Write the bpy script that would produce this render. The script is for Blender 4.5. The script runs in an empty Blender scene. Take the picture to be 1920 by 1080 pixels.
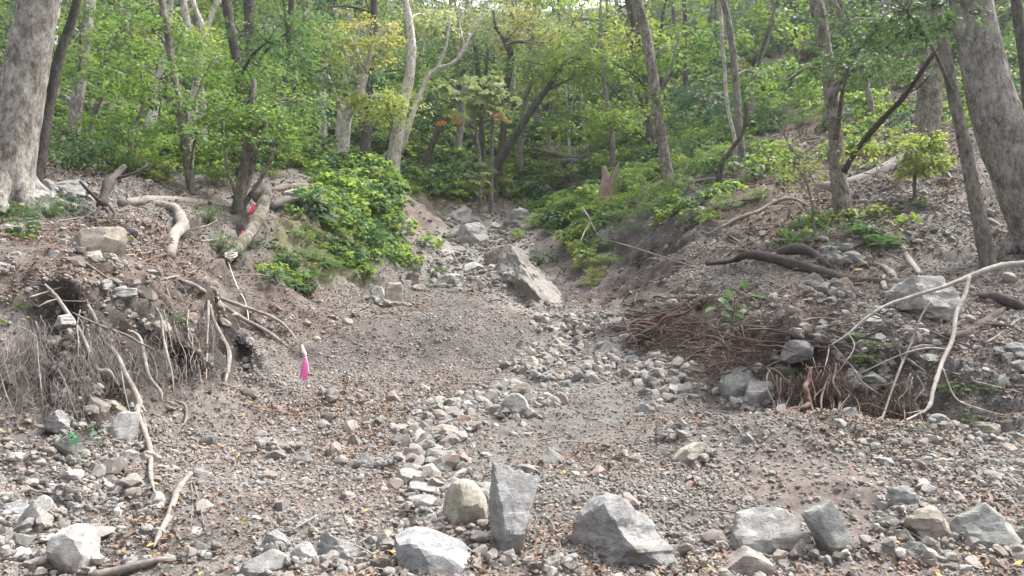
import bpy, bmesh, math, random
import numpy as np
from mathutils import Vector, Matrix, Euler

random.seed(7); RNG = np.random.default_rng(7)
SC = bpy.context.scene
COL = SC.collection

# ------------------------------------------------------------------ camera, sky, sun, exposure
F = 1507.0; PITCH = math.radians(5.0); CAM = np.array([0.0, 0.0, 1.6])
cam = bpy.data.objects.new('camera', bpy.data.cameras.new('camera')); COL.objects.link(cam)
cam.location = CAM; cam.rotation_euler = (math.pi/2 + PITCH, 0, 0)
cam.data.sensor_width = 36; cam.data.lens = F/1920*36; cam.data.clip_end = 1000; cam.data.clip_start = .05
SC.camera = cam
world = bpy.data.worlds.new('World'); SC.world = world; world.use_nodes = True
nt = world.node_tree; bg = nt.nodes['Background']
sky = nt.nodes.new('ShaderNodeTexSky'); sky.sky_type = 'NISHITA'; sky.sun_disc = False
SUN_EL, SUN_AZ = math.radians(60), math.radians(62)
sky.sun_elevation = SUN_EL; sky.sun_rotation = SUN_AZ; sky.dust_density = 6; sky.air_density = 1.0; sky.ozone_density = 1.0
hs = nt.nodes.new('ShaderNodeHueSaturation'); hs.inputs['Saturation'].default_value = .35
nt.links.new(sky.outputs[0], hs.inputs['Color']); nt.links.new(hs.outputs[0], bg.inputs[0]); bg.inputs[1].default_value = .11
sl = bpy.data.lights.new('sun', 'SUN'); sl.energy = 1.5; sl.angle = math.radians(14); sl.color = (1, .97, .935)
so = bpy.data.objects.new('sun', sl); COL.objects.link(so)
sd = Vector((math.sin(SUN_AZ)*math.cos(SUN_EL), math.cos(SUN_AZ)*math.cos(SUN_EL), math.sin(SUN_EL)))
so.rotation_euler = sd.to_track_quat('Z', 'Y').to_euler()
SC.view_settings.view_transform = 'Standard'; SC.view_settings.look = 'None'
SC.view_settings.gamma = 1; SC.view_settings.use_curve_mapping = False
SC.view_settings.exposure = 2.1
SC.render.engine = 'CYCLES'

# ------------------------------------------------------------------ noise
def vnoise(p, seed=0):
    p = np.asarray(p, dtype=np.float64); i = np.floor(p).astype(np.int64); f = p - i; f = f*f*(3-2*f)
    def h(a, b, c):
        n = (a*374761393 + b*668265263 + c*2147483647 + seed*1274126177) & 0xffffffff
        n = ((n ^ (n >> 13))*1274126177) & 0xffffffff
        n = ((n ^ (n >> 16))*2246822519) & 0xffffffff
        return (n ^ (n >> 15))/4294967295.0
    x, y, z = i[..., 0], i[..., 1], i[..., 2]; fx, fy, fz = f[..., 0], f[..., 1], f[..., 2]
    def l(a, b, t): return a + (b-a)*t
    c0 = l(l(h(x, y, z), h(x+1, y, z), fx), l(h(x, y+1, z), h(x+1, y+1, z), fx), fy)
    c1 = l(l(h(x, y, z+1), h(x+1, y, z+1), fx), l(h(x, y+1, z+1), h(x+1, y+1, z+1), fx), fy)
    return l(c0, c1, fz)*2 - 1
def fbm(p, octv=4, seed=0):
    p = np.asarray(p, dtype=np.float64); r = 0; a = 1; t = 0
    for k in range(octv): r = r + a*vnoise(p*2**k + 17.3*k, seed+k); t += a; a *= .5
    return r/t

# ------------------------------------------------------------------ picture rays and the terrain
def ray(px, py):
    u = (px-960)/F; v = (540-py)/F; c, s = math.cos(PITCH), math.sin(PITCH)
    d = np.array([u, c - v*s, s + v*c]); return d/d[1]
def at(px, py, Y): return CAM + ray(px, py)*Y

CP = [  # (pixel x, pixel y, distance) of ground seen in the photograph
 (0,1080,4.6),(300,1080,4.6),(600,1080,4.5),(960,1080,4.4),(1300,1080,4.3),(1600,1080,4.2),(1920,1080,4.1),
 (100,950,5.2),(400,950,5.4),(700,950,5.4),(900,960,5.3),(1150,930,5.3),(1400,930,5.2),(1700,930,5.1),(1920,930,5.1),
 (1300,790,6.8),(1450,800,6.5),(1600,815,6.3),(1750,825,6.2),(1920,840,6.1),
 (1560,690,7.7),(1420,640,8.3),(1700,700,7.4),(1850,720,7.2),(1960,750,6.8),(1380,750,7.9),
 (1500,600,9.0),(1700,600,8.6),(1850,600,8.3),(1450,540,10),(1600,540,9.8),(1750,500,10),(1900,500,9.5),
 (1500,470,11),(1580,410,12),(1700,400,12),(1880,430,10.5),(1400,400,13.5),(1500,350,14.5),(1650,330,14.5),(1720,290,15),(1850,300,14),
 (1350,330,17),(1500,250,21),(1650,200,22),(1850,200,20),(1500,170,30),(1300,250,27),(1700,100,32),(1900,100,30),(1600,0,50),(1300,100,45),
 (1100,330,27),(900,350,28),(1000,280,34),(900,200,45),(1100,150,55),(960,110,70),(700,150,55),
 (600,310,24),(400,330,18),(300,340,15),(200,330,14),(50,350,10),(-100,330,10),(250,250,28),(450,250,30),(100,250,25),(0,200,30),(300,150,45),(100,100,45),
 (0,590,6.3),(100,575,6.5),(200,585,7.0),(300,570,7.6),(400,560,8.4),(350,530,8.6),
 (0,800,5.7),(100,810,5.7),(200,790,6.2),(300,755,6.9),(420,715,8.0),
 (50,500,7.2),(200,480,8.2),(300,440,9.5),(150,420,9.2),(50,420,8.6),(300,380,11),(400,380,12.5),(430,440,11.5),
 (480,500,11),(430,600,10),(520,640,10),(450,680,9),
 (520,560,12),(560,470,13.3),(620,420,14.8),(600,360,17),(520,350,16),(700,400,17.5),(720,340,20),(650,500,14.5),(700,560,14),(740,480,17),(780,380,22),(790,440,20.5),
 (850,560,14.5),(900,520,17),(830,500,18),(870,460,21),(880,420,23),(940,400,25),(900,370,26.5),(1000,380,26),
 (850,620,12),(850,690,10.2),(700,640,10.8),(700,720,9),(580,740,8.3),(600,820,7),(800,800,7.3),(900,830,6.8),(980,700,9.6),(1000,600,12.5),
 (1080,650,10.8),(1150,600,12.3),(1100,730,8.6),(1200,720,8.6),(1250,680,9.3),(400,850,6.4),(1000,850,6.5),(1150,830,6.6),
 (950,480,18.5),(1050,560,14.8),(1020,450,19.5),(1050,400,21),(1120,400,19),(1120,560,14),(1190,420,16.5),(1200,500,15),(1180,570,13.3),
 (1290,400,14.8),(1280,480,13),(1250,560,11.8),(1300,560,11),(1330,600,9.8),(1250,640,10),(1330,680,8.9),(1200,340,21)]
WP = [(-8,0,.2),(0,0,0),(8,0,.2),(-8,-12,-1),(0,-12,-1.5),(8,-12,-1),(0,2.5,.1),(-3,2.5,.15),(3,2.5,.2),
      (2.7,7.25,.82),(3.2,7.15,.76),(3.8,7.0,.78),
      (0,95,44),(0,150,50),(-40,20,15),(40,20,19),(-60,60,36),(60,60,40),(-90,150,52),(90,150,55),(-20,5,5),(20,5,6),(-25,95,47),(28,95,47)]
pts = np.array([at(*c) for c in CP] + [np.array(w, float) for w in WP])
def kern(r2): return np.sqrt(r2 + .09)
def solve():
    n = len(pts); XY = pts[:, :2]; d2 = ((XY[:, None]-XY[None])**2).sum(-1)
    A = np.zeros((n+3, n+3)); A[:n, :n] = kern(d2) + np.eye(n)*-.02
    A[:n, n] = 1; A[:n, n+1:] = XY; A[n:, :n] = A[:n, n:].T
    b = np.zeros(n+3); b[:n] = pts[:, 2]; return np.linalg.solve(A, b)
WGT = solve()
BUMPS = [(-.9, 11.2, .32, 1.5, 1.5), (-3.9, 7.2, .22, 1.6, .55), (3.1, 8.7, .26, 1.4, .6), (2.6, 6.25, .13, 1.7, .4), (1.9, 11.6, .3, .8, 1.2), (4.5, 9.3, .2, 1.5, .7)]  # gravel mound, bank lips, berm
def H_exact(x, y):
    x = np.atleast_1d(np.asarray(x, float)); y = np.atleast_1d(np.asarray(y, float)); sh = x.shape
    x = x.ravel(); y = y.ravel(); out = np.empty(len(x)); n = len(pts)
    for s in range(0, len(x), 20000):
        xs, ys = x[s:s+20000], y[s:s+20000]
        d2 = (xs[:, None]-pts[None, :, 0])**2 + (ys[:, None]-pts[None, :, 1])**2
        out[s:s+20000] = kern(d2) @ WGT[:n] + WGT[n] + WGT[n+1]*xs + WGT[n+2]*ys
    p = np.stack([x, y, np.zeros_like(x)], -1); k = np.clip(y/9, .7, 4)
    out += k*(.095*fbm(p*.9, 3, 3) + .045*fbm(p*3.1, 3, 5)) + .022*fbm(p*9, 3, 9)
    for bx, by, amp, rx, ry in BUMPS: out += amp*np.exp(-((x-bx)/rx)**2-((y-by)/ry)**2)
    return out.reshape(sh)
GY = np.concatenate([np.linspace(-14, 2.6, 26), np.arange(2.8, 9, .034), np.arange(9, 17, .06), np.arange(17, 33, .14), np.geomspace(33, 200, 70)])
GNC = 560; GHW = np.maximum(9.5, .8*GY+6)
GX = GHW[:, None]*np.linspace(-1, 1, GNC)[None]; GYY = np.repeat(GY[:, None], GNC, 1); GZ = H_exact(GX, GYY)
def H(x, y):
    x = np.asarray(x, float); y = np.asarray(y, float)
    r = np.clip(np.searchsorted(GY, y)-1, 0, len(GY)-2); t = np.clip((y-GY[r])/(GY[r+1]-GY[r]), 0, 1)
    def row(k):
        u = np.clip((x/GHW[k]+1)/2*(GNC-1), 0, GNC-1.001); i = u.astype(int); f = u-i
        return GZ[k, i]*(1-f) + GZ[k, i+1]*f
    return row(r)*(1-t) + row(r+1)*t
_YS = np.concatenate([np.arange(2.2, 12, .03), np.arange(12, 32, .1), np.arange(32, 120, .5)])
def hit(px, py):
    d = ray(px, py); P = CAM[None] + d[None]*_YS[:, None]
    b = np.where(P[:, 2] <= H(P[:, 0], P[:, 1]))[0]
    Y = _YS[b[0]] if len(b) else 60.0
    return CAM + d*Y
def project(p):
    r = np.asarray(p) - CAM; c, s = math.cos(PITCH), math.sin(PITCH)
    f = r[..., 1]*c + r[..., 2]*s; u = -r[..., 1]*s + r[..., 2]*c
    return 960 + F*r[..., 0]/f, 540 - F*u/f
def P(t, off=.04):                     # (px,py) lies on the ground, (px,py,Y) floats at distance Y
    if len(t) == 3: return at(*t)
    h = hit(t[0], t[1]); return CAM + (h-CAM)*max(.5, (h[1]-off)/h[1])
def worldpoly(pp): return np.array([hit(*p)[:2] for p in pp])
def inpoly(poly, x, y):
    r = np.zeros(np.shape(x), bool); n = len(poly)
    for i in range(n):
        x0, y0 = poly[i]; x1, y1 = poly[(i+1) % n]
        c = ((y0 > y) != (y1 > y)) & (x < (x1-x0)*(y-y0)/(y1-y0+1e-12) + x0); r ^= c
    return r
_JC = {}
def jit(x, y):
    if _JC.get('x') is not x:
        p = np.stack([x, y, np.zeros_like(x)], -1); _JC['x'] = x
        _JC['j'] = [(fbm(p*2.3, 3, 40+k)*(1+y/14), fbm(p*2.3, 3, 60+k)*2*(1+y/14)) for k in range(4)]
    return _JC['j']
def mask(poly, x, y, j=.25):
    r = np.zeros(len(x)); lo, hi = poly.min(0)-3*j*(1+poly[:, 1].max()/14), poly.max(0)+3*j*(1+poly[:, 1].max()/14)
    J = jit(x, y); s = np.where((x > lo[0]) & (x < hi[0]) & (y > lo[1]) & (y < hi[1]))[0]
    for dx, dy in J: r[s] += inpoly(poly, x[s]+dx[s]*j, y[s]+dy[s]*j)
    return r/len(J)

# ------------------------------------------------------------------ objects, meshes
def tag(o, label=None, cat=None, group=None, kind=None):
    if label: o['label'] = label
    if cat: o['category'] = cat
    if group: o['group'] = group
    if kind: o['kind'] = kind
    return o
def empty(name, loc):
    o = bpy.data.objects.new(name, None); o.empty_display_size = .1; o.location = loc; COL.objects.link(o); return o
def npmesh(name, V, faces, cols=None, smooth=True):
    """faces: (M,k) int array, or list of such arrays"""
    if not isinstance(faces, list): faces = [faces]
    faces = [f for f in faces if len(f)]
    me = bpy.data.meshes.new(name); V = np.ascontiguousarray(V, np.float32)
    me.vertices.add(len(V)); me.vertices.foreach_set('co', V.ravel())
    nl = sum(f.size for f in faces); npoly = sum(len(f) for f in faces)
    me.loops.add(nl); me.polygons.add(npoly)
    me.loops.foreach_set('vertex_index', np.concatenate([f.ravel() for f in faces]).astype(np.int32))
    tot = np.concatenate([np.full(len(f), f.shape[1]) for f in faces]); st = np.concatenate([[0], np.cumsum(tot)[:-1]])
    me.polygons.foreach_set('loop_start', st.astype(np.int32)); me.polygons.foreach_set('loop_total', tot.astype(np.int32))
    if smooth: me.polygons.foreach_set('use_smooth', np.ones(npoly, bool))
    if cols is not None:
        a = me.color_attributes.new('col', 'FLOAT_COLOR', 'POINT')
        c = np.ones((len(V), 4), np.float32); c[:, :3] = cols; a.data.foreach_set('color', c.ravel())
    me.update(); return me
def link(name, me, mat, parent=None, loc=None):
    o = bpy.data.objects.new(name, me)
    if mat and not me.materials: me.materials.append(mat)
    if parent: o.parent = parent
    if loc is not None: o.location = loc
    COL.objects.link(o); return o
class MB:
    def __init__(s): s.V = []; s.Q = []; s.T = []; s.C = []; s.n = 0
    def add(s, V, Q=None, T=None, col=None):
        s.V.append(V)
        if Q is not None and len(Q): s.Q.append(np.asarray(Q)+s.n)
        if T is not None and len(T): s.T.append(np.asarray(T)+s.n)
        s.C.append(np.tile(col, (len(V), 1)) if col is not None and np.ndim(col) == 1 else (col if col is not None else np.ones((len(V), 3)))); s.n += len(V)
    def build(s, name, mat, parent=None, base=None, smooth=True):
        V = np.concatenate(s.V); b = np.array(parent.location if parent else (base if base is not None else (0, 0, 0)))
        fl = []
        if s.Q: fl.append(np.concatenate(s.Q))
        if s.T: fl.append(np.concatenate(s.T))
        me = npmesh(name, V-b, fl, np.concatenate(s.C), smooth)
        return link(name, me, mat, parent, None if parent else b)
def smoothline(pl, rad, sub=5):
    pl = np.asarray(pl, float); rad = np.asarray(rad, float); n = len(pl)
    if n == 2: t = np.linspace(0, 1, sub+1)[:, None]; return pl[0]+(pl[1]-pl[0])*t, rad[0]+(rad[1]-rad[0])*t[:, 0]
    e = np.concatenate([[2*pl[0]-pl[1]], pl, [2*pl[-1]-pl[-2]]]); o, r = [], []
    for i in range(n-1):
        a, b, c, d = e[i:i+4]
        for k in range(sub):
            t = k/sub
            o.append(.5*((2*b)+(-a+c)*t+(2*a-5*b+4*c-d)*t*t+(-a+3*b-3*c+d)*t**3)); r.append(rad[i]+(rad[i+1]-rad[i])*t)
    o.append(pl[-1]); r.append(rad[-1]); return np.array(o), np.array(r)
def tube(mb, pl, rad, sides=8, sub=5, rough=.12, seed=0, col=None, cap=True):
    pl, rad = smoothline(pl, rad, sub); n = len(pl)
    T = np.gradient(pl, axis=0); T /= np.linalg.norm(T, axis=1, keepdims=True)+1e-9
    ref = np.array([0, 1., 0]) if abs(T[:, 1].mean()) < .8 else np.array([1., 0, 0])
    A = np.cross(T, ref); A /= np.linalg.norm(A, axis=1, keepdims=True)+1e-9; B = np.cross(T, A)
    an = np.linspace(0, 2*math.pi, sides, endpoint=False)
    D = A[:, None]*np.cos(an)[None, :, None] + B[:, None]*np.sin(an)[None, :, None]
    R = np.repeat(rad[:, None], sides, 1)
    if rough:
        q = pl[:, None] + D*R[..., None]; sc = 1.2/max(rad.mean(), .004)
        R = R*(1 + rough*fbm(q*sc*np.array([1, 1, .35]), 3, seed) + rough*.8*fbm(q*sc*.25, 2, seed+3))
    if sides >= 16: R = R*(1 - .06*np.abs(fbm((pl[:, None] + D*R[..., None])*np.array([9, 9, 2.2]), 4, seed+5)) + .03*fbm(pl[:, None]*0+D*rad[0]*30+pl[:, None]*np.array([0, 0, 6.]), 2, seed+8))
    V = (pl[:, None] + D*R[..., None]).reshape(-1, 3)
    i = np.arange(n-1)[:, None]*sides; j = np.arange(sides)[None]; k = (j+1) % sides
    Q = np.stack([i+j, i+k, i+sides+k, i+sides+j], -1).reshape(-1, 4)
    if col is not None: col0 = np.asarray(col)
    T3 = None
    if cap:
        V = np.concatenate([V, pl[:1]-T[:1]*rad[0]*.15, pl[-1:]+T[-1:]*rad[-1]*.3]); a = n*sides; jj = np.arange(sides); kk = (jj+1) % sides
        T3 = np.concatenate([np.stack([kk, jj, np.full(sides, a)], -1), np.stack([(n-1)*sides+jj, (n-1)*sides+kk, np.full(sides, a+1)], -1)])
    if col is not None: col = col0[None]*np.clip(1+.55*fbm(V*9, 4, 31+seed % 7)+.25*fbm(V*40, 2, 5), .35, 1.6)[:, None]
    mb.add(V, Q, T3, col)

# ------------------------------------------------------------------ materials
class M:
    def __init__(s, name, rough=.85, spec=.25):
        s.m = bpy.data.materials.new(name); s.m.use_nodes = True; s.t = s.m.node_tree; s.b = s.t.nodes['Principled BSDF']
        s.b.inputs['Roughness'].default_value = rough; s.b.inputs['Specular IOR Level'].default_value = spec
        s.co = s.t.nodes.new('ShaderNodeTexCoord')
    def lk(s, a, b): s.t.links.new(a, b)
    def noise(s, scale, det=5, rough=.6, vec=None, src='Object', dist=0):
        n = s.t.nodes.new('ShaderNodeTexNoise'); n.inputs['Scale'].default_value = scale; n.inputs['Detail'].default_value = det; n.inputs['Roughness'].default_value = rough
        n.inputs['Distortion'].default_value = dist
        v = s.co.outputs[src]
        if vec is not None:
            mp = s.t.nodes.new('ShaderNodeMapping'); mp.inputs['Scale'].default_value = vec; s.lk(v, mp.inputs['Vector']); v = mp.outputs[0]
        s.lk(v, n.inputs['Vector']); return n.outputs['Fac']
    def ramp(s, fac, *st):
        r = s.t.nodes.new('ShaderNodeValToRGB'); el = r.color_ramp.elements
        while len(el) < len(st): el.new(.5)
        for e, (p, c) in zip(el, st): e.position = p; e.color = (c, c, c, 1) if np.isscalar(c) else (*c, 1)
        s.lk(fac, r.inputs[0]); return r.outputs[0]
    def mix(s, f, a, b, mode='MIX'):
        x = s.t.nodes.new('ShaderNodeMix'); x.data_type = 'RGBA'; x.blend_type = mode
        for v, i in ((f, 0), (a, 6), (b, 7)):
            if hasattr(v, 'links'): s.lk(v, x.inputs[i])
            elif np.isscalar(v): x.inputs[i].default_value = v
            else: x.inputs[i].default_value = (*v, 1)
        return x.outputs[2]
    def bump(s, h, st=.4, d=.02):
        b = s.t.nodes.new('ShaderNodeBump'); b.inputs['Strength'].default_value = st; b.inputs['Distance'].default_value = d
        s.lk(h, b.inputs['Height']); s.lk(b.outputs[0], s.b.inputs['Normal'])
    def attr(s, n='col'):
        a = s.t.nodes.new('ShaderNodeAttribute'); a.attribute_name = n; return a.outputs['Color']
    def objcol(s): return s.t.nodes.new('ShaderNodeObjectInfo').outputs['Color']
    def objrnd(s): return s.t.nodes.new('ShaderNodeObjectInfo').outputs['Random']
    def color(s, c): s.lk(c, s.b.inputs['Base Color']); return s

def mat_ground():
    m = M('soil_and_gravel', .95, .15); c = m.attr()
    a = m.ramp(m.noise(38, 8, .75), (.3, .5), (.52, .95), (.72, 1.5)); c = m.mix(1, c, a, 'MULTIPLY')
    b = m.ramp(m.noise(3.5, 6, .65), (.3, .75), (.7, 1.2)); c = m.mix(1, c, b, 'MULTIPLY')
    m.color(c); m.bump(m.noise(45, 8, .75), .8, .012); return m.m
def mat_rock(name, perobj, bd=.05):
    m = M(name, .9, .2)
    if perobj: c = m.objcol()
    else:
        c = m.ramp(m.objrnd(), (0, (.115, .1, .09)), (.17, (.23, .215, .2)), (.32, (.17, .168, .16)), (.47, (.29, .272, .255)), (.62, (.2, .202, .19)), (.74, (.25, .205, .18)), (.86, (.21, .185, .165)), (.93, (.4, .38, .355)), (1, (.22, .18, .155)))
    a = m.ramp(m.noise(9, 8, .75), (.3, .5), (.5, 1), (.72, 1.4)); c = m.mix(1, c, a, 'MULTIPLY')
    st = m.ramp(m.noise(3.4, 6, .65, dist=.8), (.48, 0), (.64, 1)); c = m.mix(m.mix(1, st, (.6,)*3, 'MULTIPLY'), c, (.17, .14, .115)); li = m.ramp(m.noise(11, 4, .6), (.6, 0), (.68, 1)); c = m.mix(m.mix(1, li, (.4,)*3, 'MULTIPLY'), c, (.42, .42, .39))
    c2 = m.ramp(m.noise(9, 3, .5, (1, 1, 3.5), dist=1.5), (.475, 1), (.5, .35), (.525, 1)); c = m.mix(.7, c, m.mix(1, c, c2, 'MULTIPLY'))
    m.color(c); m.bump(m.noise(12, 9, .75, dist=.5), .9, bd) if bd else None; return m.m
def mat_bark(name, pale, dark, moss, mossamt=.5, k=1.0):
    m = M(name, .95, .1)
    n1 = m.noise(6*k, 7, .75, (1, 1, .6)); c = m.mix(m.ramp(n1, (.4, 0), (.6, 1)), dark, pale)
    n2 = m.noise(24*k, 7, .8, (1, 1, .45)); c = m.mix(1, c, m.ramp(n2, (.36, .35), (.5, .95), (.7, 1.35)), 'MULTIPLY')
    n3 = m.noise(1.6*k, 5, .7, (1, 1, .6)); c = m.mix(m.ramp(n3, (mossamt, 0), (mossamt+.14, .85)), c, moss)
    m.color(c); m.bump(n2, 1, .05); return m.m
def mat_attr(name, rough=.9, n=60, amt=(.5, 1.4), vec=None):
    m = M(name, rough, .12); c = m.mix(1, m.attr(), m.ramp(m.noise(n, 6, .7, vec), (.3, amt[0]), (.7, amt[1])), 'MULTIPLY')
    m.color(c); m.bump(m.noise(n, 6, .7, vec), .5, .01); return m.m
def mat_leaf(name, trans=.38):
    m = M(name, .55, .3); c = m.attr(); m.color(c)
    tr = m.t.nodes.new('ShaderNodeBsdfTranslucent'); mx = m.t.nodes.new('ShaderNodeMixShader'); mx.inputs[0].default_value = trans
    hv = m.t.nodes.new('ShaderNodeHueSaturation'); hv.inputs['Value'].default_value = 1.7; hv.inputs['Hue'].default_value = .485; m.lk(c, hv.inputs['Color']); m.lk(hv.outputs[0], tr.inputs['Color'])
    out = m.t.nodes['Material Output']; m.lk(m.b.outputs[0], mx.inputs[1]); m.lk(tr.outputs[0], mx.inputs[2]); m.lk(mx.outputs[0], out.inputs[0]); return m.m
MG = mat_ground(); MR = mat_rock('rock', True, .02); MS = mat_rock('stone', True, .003); MP = mat_rock('pebble', False, 0)
BARK = {
 'beech': mat_bark('beech_bark', (.44, .42, .39), (.19, .165, .14), (.1, .095, .055), .55),
 'white': mat_bark('pale_birch_bark', (.7, .67, .61), (.4, .34, .28), (.2, .17, .1), .62),
 'grey': mat_bark('grey_bark', (.28, .26, .23), (.16, .14, .12), (.11, .12, .06), .54),
 'dark': mat_bark('dark_bark', (.13, .122, .112), (.065, .058, .05), (.075, .085, .045), .54),
 'mottled': mat_bark('mottled_bark', (.42, .39, .34), (.14, .115, .09), (.1, .1, .05), .5, 1.6)}
ML = mat_leaf('leaf'); MW = mat_attr('weathered_wood', .9, 30, (.6, 1.3), (1, 1, 1)); MLL = mat_leaf('litter_leaf', .1)

# ------------------------------------------------------------------ ground
POLY = {k: worldpoly(v) for k, v in {
 'rootface_left': [(0,600),(100,580),(200,590),(300,575),(420,580),(450,700),(400,730),(300,760),(200,795),(100,820),(0,830)],
 'rootface_right': [(1190,600),(1330,560),(1420,640),(1560,690),(1700,700),(1780,730),(1780,800),(1600,800),(1470,780),(1420,720),(1330,680),(1200,650)],
 'litter_left': [(0,450),(150,400),(300,420),(400,470),(380,550),(200,575),(0,590)],
 'litter_mid': [(560,720),(700,690),(850,720),(830,790),(700,860),(760,1000),(600,1000),(480,880),(480,760)],
 'litter_right': [(1380,560),(1600,600),(1760,640),(1700,700),(1560,690),(1420,640)],
 'soil_mound': [(700,600),(850,560),(960,580),(1030,640),(970,710),(880,720),(760,700),(640,690),(560,660)],
 'soil_hollow': [(975,450),(1060,420),(1130,560),(1090,570),(1040,520)],
 'soil_hollow2': [(1150,440),(1300,440),(1300,540),(1190,600),(1120,580)],
 'soil_pit': [(1340,850),(1450,835),(1650,850),(1720,900),(1680,1000),(1620,1078),(1480,1078),(1500,1000),(1380,930)],
 'soil_left': [(420,480),(520,520),(620,560),(700,600),(560,640),(440,600)],
 'soil_scarp': [(760,340),(840,400),(830,460),(760,470),(735,420)],
 'scree_front': [(1650,850),(1920,850),(1920,1080),(1700,1080)],
 'scree_left': [(0,830),(280,860),(430,960),(760,960),(760,1080),(0,1080)],
 'green_right': [(1000,400),(1060,385),(1300,380),(1310,420),(1180,440),(1150,560),(1090,570),(1080,450),(1010,440)],
 'soil_head': [(870,370),(1010,370),(1060,390),(960,395),(900,400)],
 'channel': [(770,800),(900,725),(985,650),(1050,590),(1180,585),(1240,680),(1330,745),(1250,790),(1080,790),(1030,860),(930,900),(880,970),(760,960)],
 'upchannel': [(790,500),(840,380),(990,390),(1000,480),(1060,590),(1000,600),(900,545)],
 'slope_right': [(1250,420),(1340,330),(1430,230),(1490,150),(1640,130),(1790,190),(1790,330),(1700,440),(1550,460),(1400,420)],
 'scree_right': [(1600,350),(1780,340),(1860,460),(1700,450),(1600,420)],
 'green_left': [(500,530),(520,460),(520,400),(640,340),(760,300),(870,350),(840,370),(770,340),(735,420),(760,470),(700,520),(600,540)],
}.items()}
def groundcolor(x, y):
    p = np.stack([x, y, np.zeros_like(x)], -1)
    c = np.tile(np.array([.15, .137, .126]), (len(x), 1))
    def over(w, col):
        nonlocal c; w = np.clip(w, 0, 1)[:, None]; c = c*(1-w) + np.array(col)*w
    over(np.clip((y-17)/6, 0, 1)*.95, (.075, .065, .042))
    over(np.clip(fbm(p*.5, 4, 8)*2-.1, 0, 1)*.5*(y > 3), (.15, .125, .108))
    over(mask(POLY['slope_right'], x, y)*.85, (.145, .112, .09))
    over(mask(POLY['scree_right'], x, y)*.7, (.2, .187, .175))
    over(mask(POLY['green_left'], x, y)*.8, (.12, .12, .06))
    for k in ('litter_left', 'litter_right'): over(mask(POLY[k], x, y)*.75, (.135, .098, .08))
    over(mask(POLY['litter_mid'], x, y)*.35, (.19, .14, .115))
    over(mask(POLY['rootface_left'], x, y)*.9, (.05, .042, .038)); over(mask(POLY['rootface_right'], x, y)*.9, (.052, .04, .036))  # dark humus, deepened to paint in the shade of the root bank cavities
    over(mask(POLY['soil_mound'], x, y)*.75, (.115, .098, .09))
    over(mask(POLY['soil_hollow'], x, y)*.9, (.115, .097, .093)); over(mask(POLY['soil_hollow2'], x, y)*.95, (.065, .053, .05))  # second hollow coloured near black for the shade under its overhang
    over(mask(POLY['soil_pit'], x, y, .15)*.9, (.155, .13, .116)); over(mask(POLY['soil_left'], x, y)*.85, (.12, .093, .082))
    over(mask(POLY['soil_scarp'], x, y)*.9, (.19, .155, .135)); over(mask(POLY['soil_head'], x, y)*.9, (.15, .115, .1))
    over(mask(POLY['channel'], x, y)*.7, (.15, .142, .135)); over(mask(POLY['upchannel'], x, y)*.8, (.27, .25, .23))
    return c
def ground():
    X, Y, Z, nc, ys = GX, GYY, GZ, GNC, GY
    V = np.stack([X, Y, Z], -1)
    gx = np.gradient(Z, axis=1)/np.gradient(X, axis=1); gy = np.gradient(Z, axis=0)/np.gradient(Y, axis=0)
    N = np.stack([-gx, -gy, np.ones_like(Z)], -1); N /= np.linalg.norm(N, axis=-1, keepdims=True)
    steep = np.clip((1-N[..., 2])*3, .15, 1)
    V = V + N*((.17*fbm(V*3.2, 4, 21) + .11*np.abs(fbm(V*7, 3, 23)) + .07*fbm(V*15, 2, 27))*steep)[..., None]
    X2, Y2 = X.ravel(), Y.ravel()
    ml = mask(POLY['rootface_left'], X2, Y2, .13); mr = mask(POLY['rootface_right'], X2, Y2, .13); mh = mask(POLY['soil_hollow2'], X2, Y2, .15)
    cv = np.clip(fbm(V.reshape(-1, 3)*np.array([2.4, 1.6, 1.3]), 3, 55)*3+.1, 0, 1)
    push = (ml*(.1+.5*cv) + mr*(.1+.5*cv) + mh*.25*cv).reshape(Y.shape)
    for _ in range(7): push[1:-1, 1:-1] = (push[1:-1, 1:-1]*2+push[:-2, 1:-1]+push[2:, 1:-1]+push[1:-1, :-2]+push[1:-1, 2:])/6
    V[..., 1] += push
    global VG; VG = V
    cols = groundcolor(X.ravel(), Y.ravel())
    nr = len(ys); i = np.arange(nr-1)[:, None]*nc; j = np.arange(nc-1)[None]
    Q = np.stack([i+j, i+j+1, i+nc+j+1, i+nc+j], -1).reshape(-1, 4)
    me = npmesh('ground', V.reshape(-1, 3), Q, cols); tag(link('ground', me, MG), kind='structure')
ground()
def SURF(x, y):
    x = np.atleast_1d(np.asarray(x, float)); y = np.atleast_1d(np.asarray(y, float))
    r = np.clip(np.searchsorted(GY, y)-1, 0, len(GY)-2); t = np.clip((y-GY[r])/(GY[r+1]-GY[r]), 0, 1)[:, None]
    def row(k):
        u = np.clip((x/GHW[k]+1)/2*(GNC-1), 0, GNC-1.001); i = u.astype(int); f = (u-i)[:, None]
        return VG[k, i]*(1-f) + VG[k, i+1]*f
    return row(r)*(1-t) + row(r+1)*t

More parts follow.
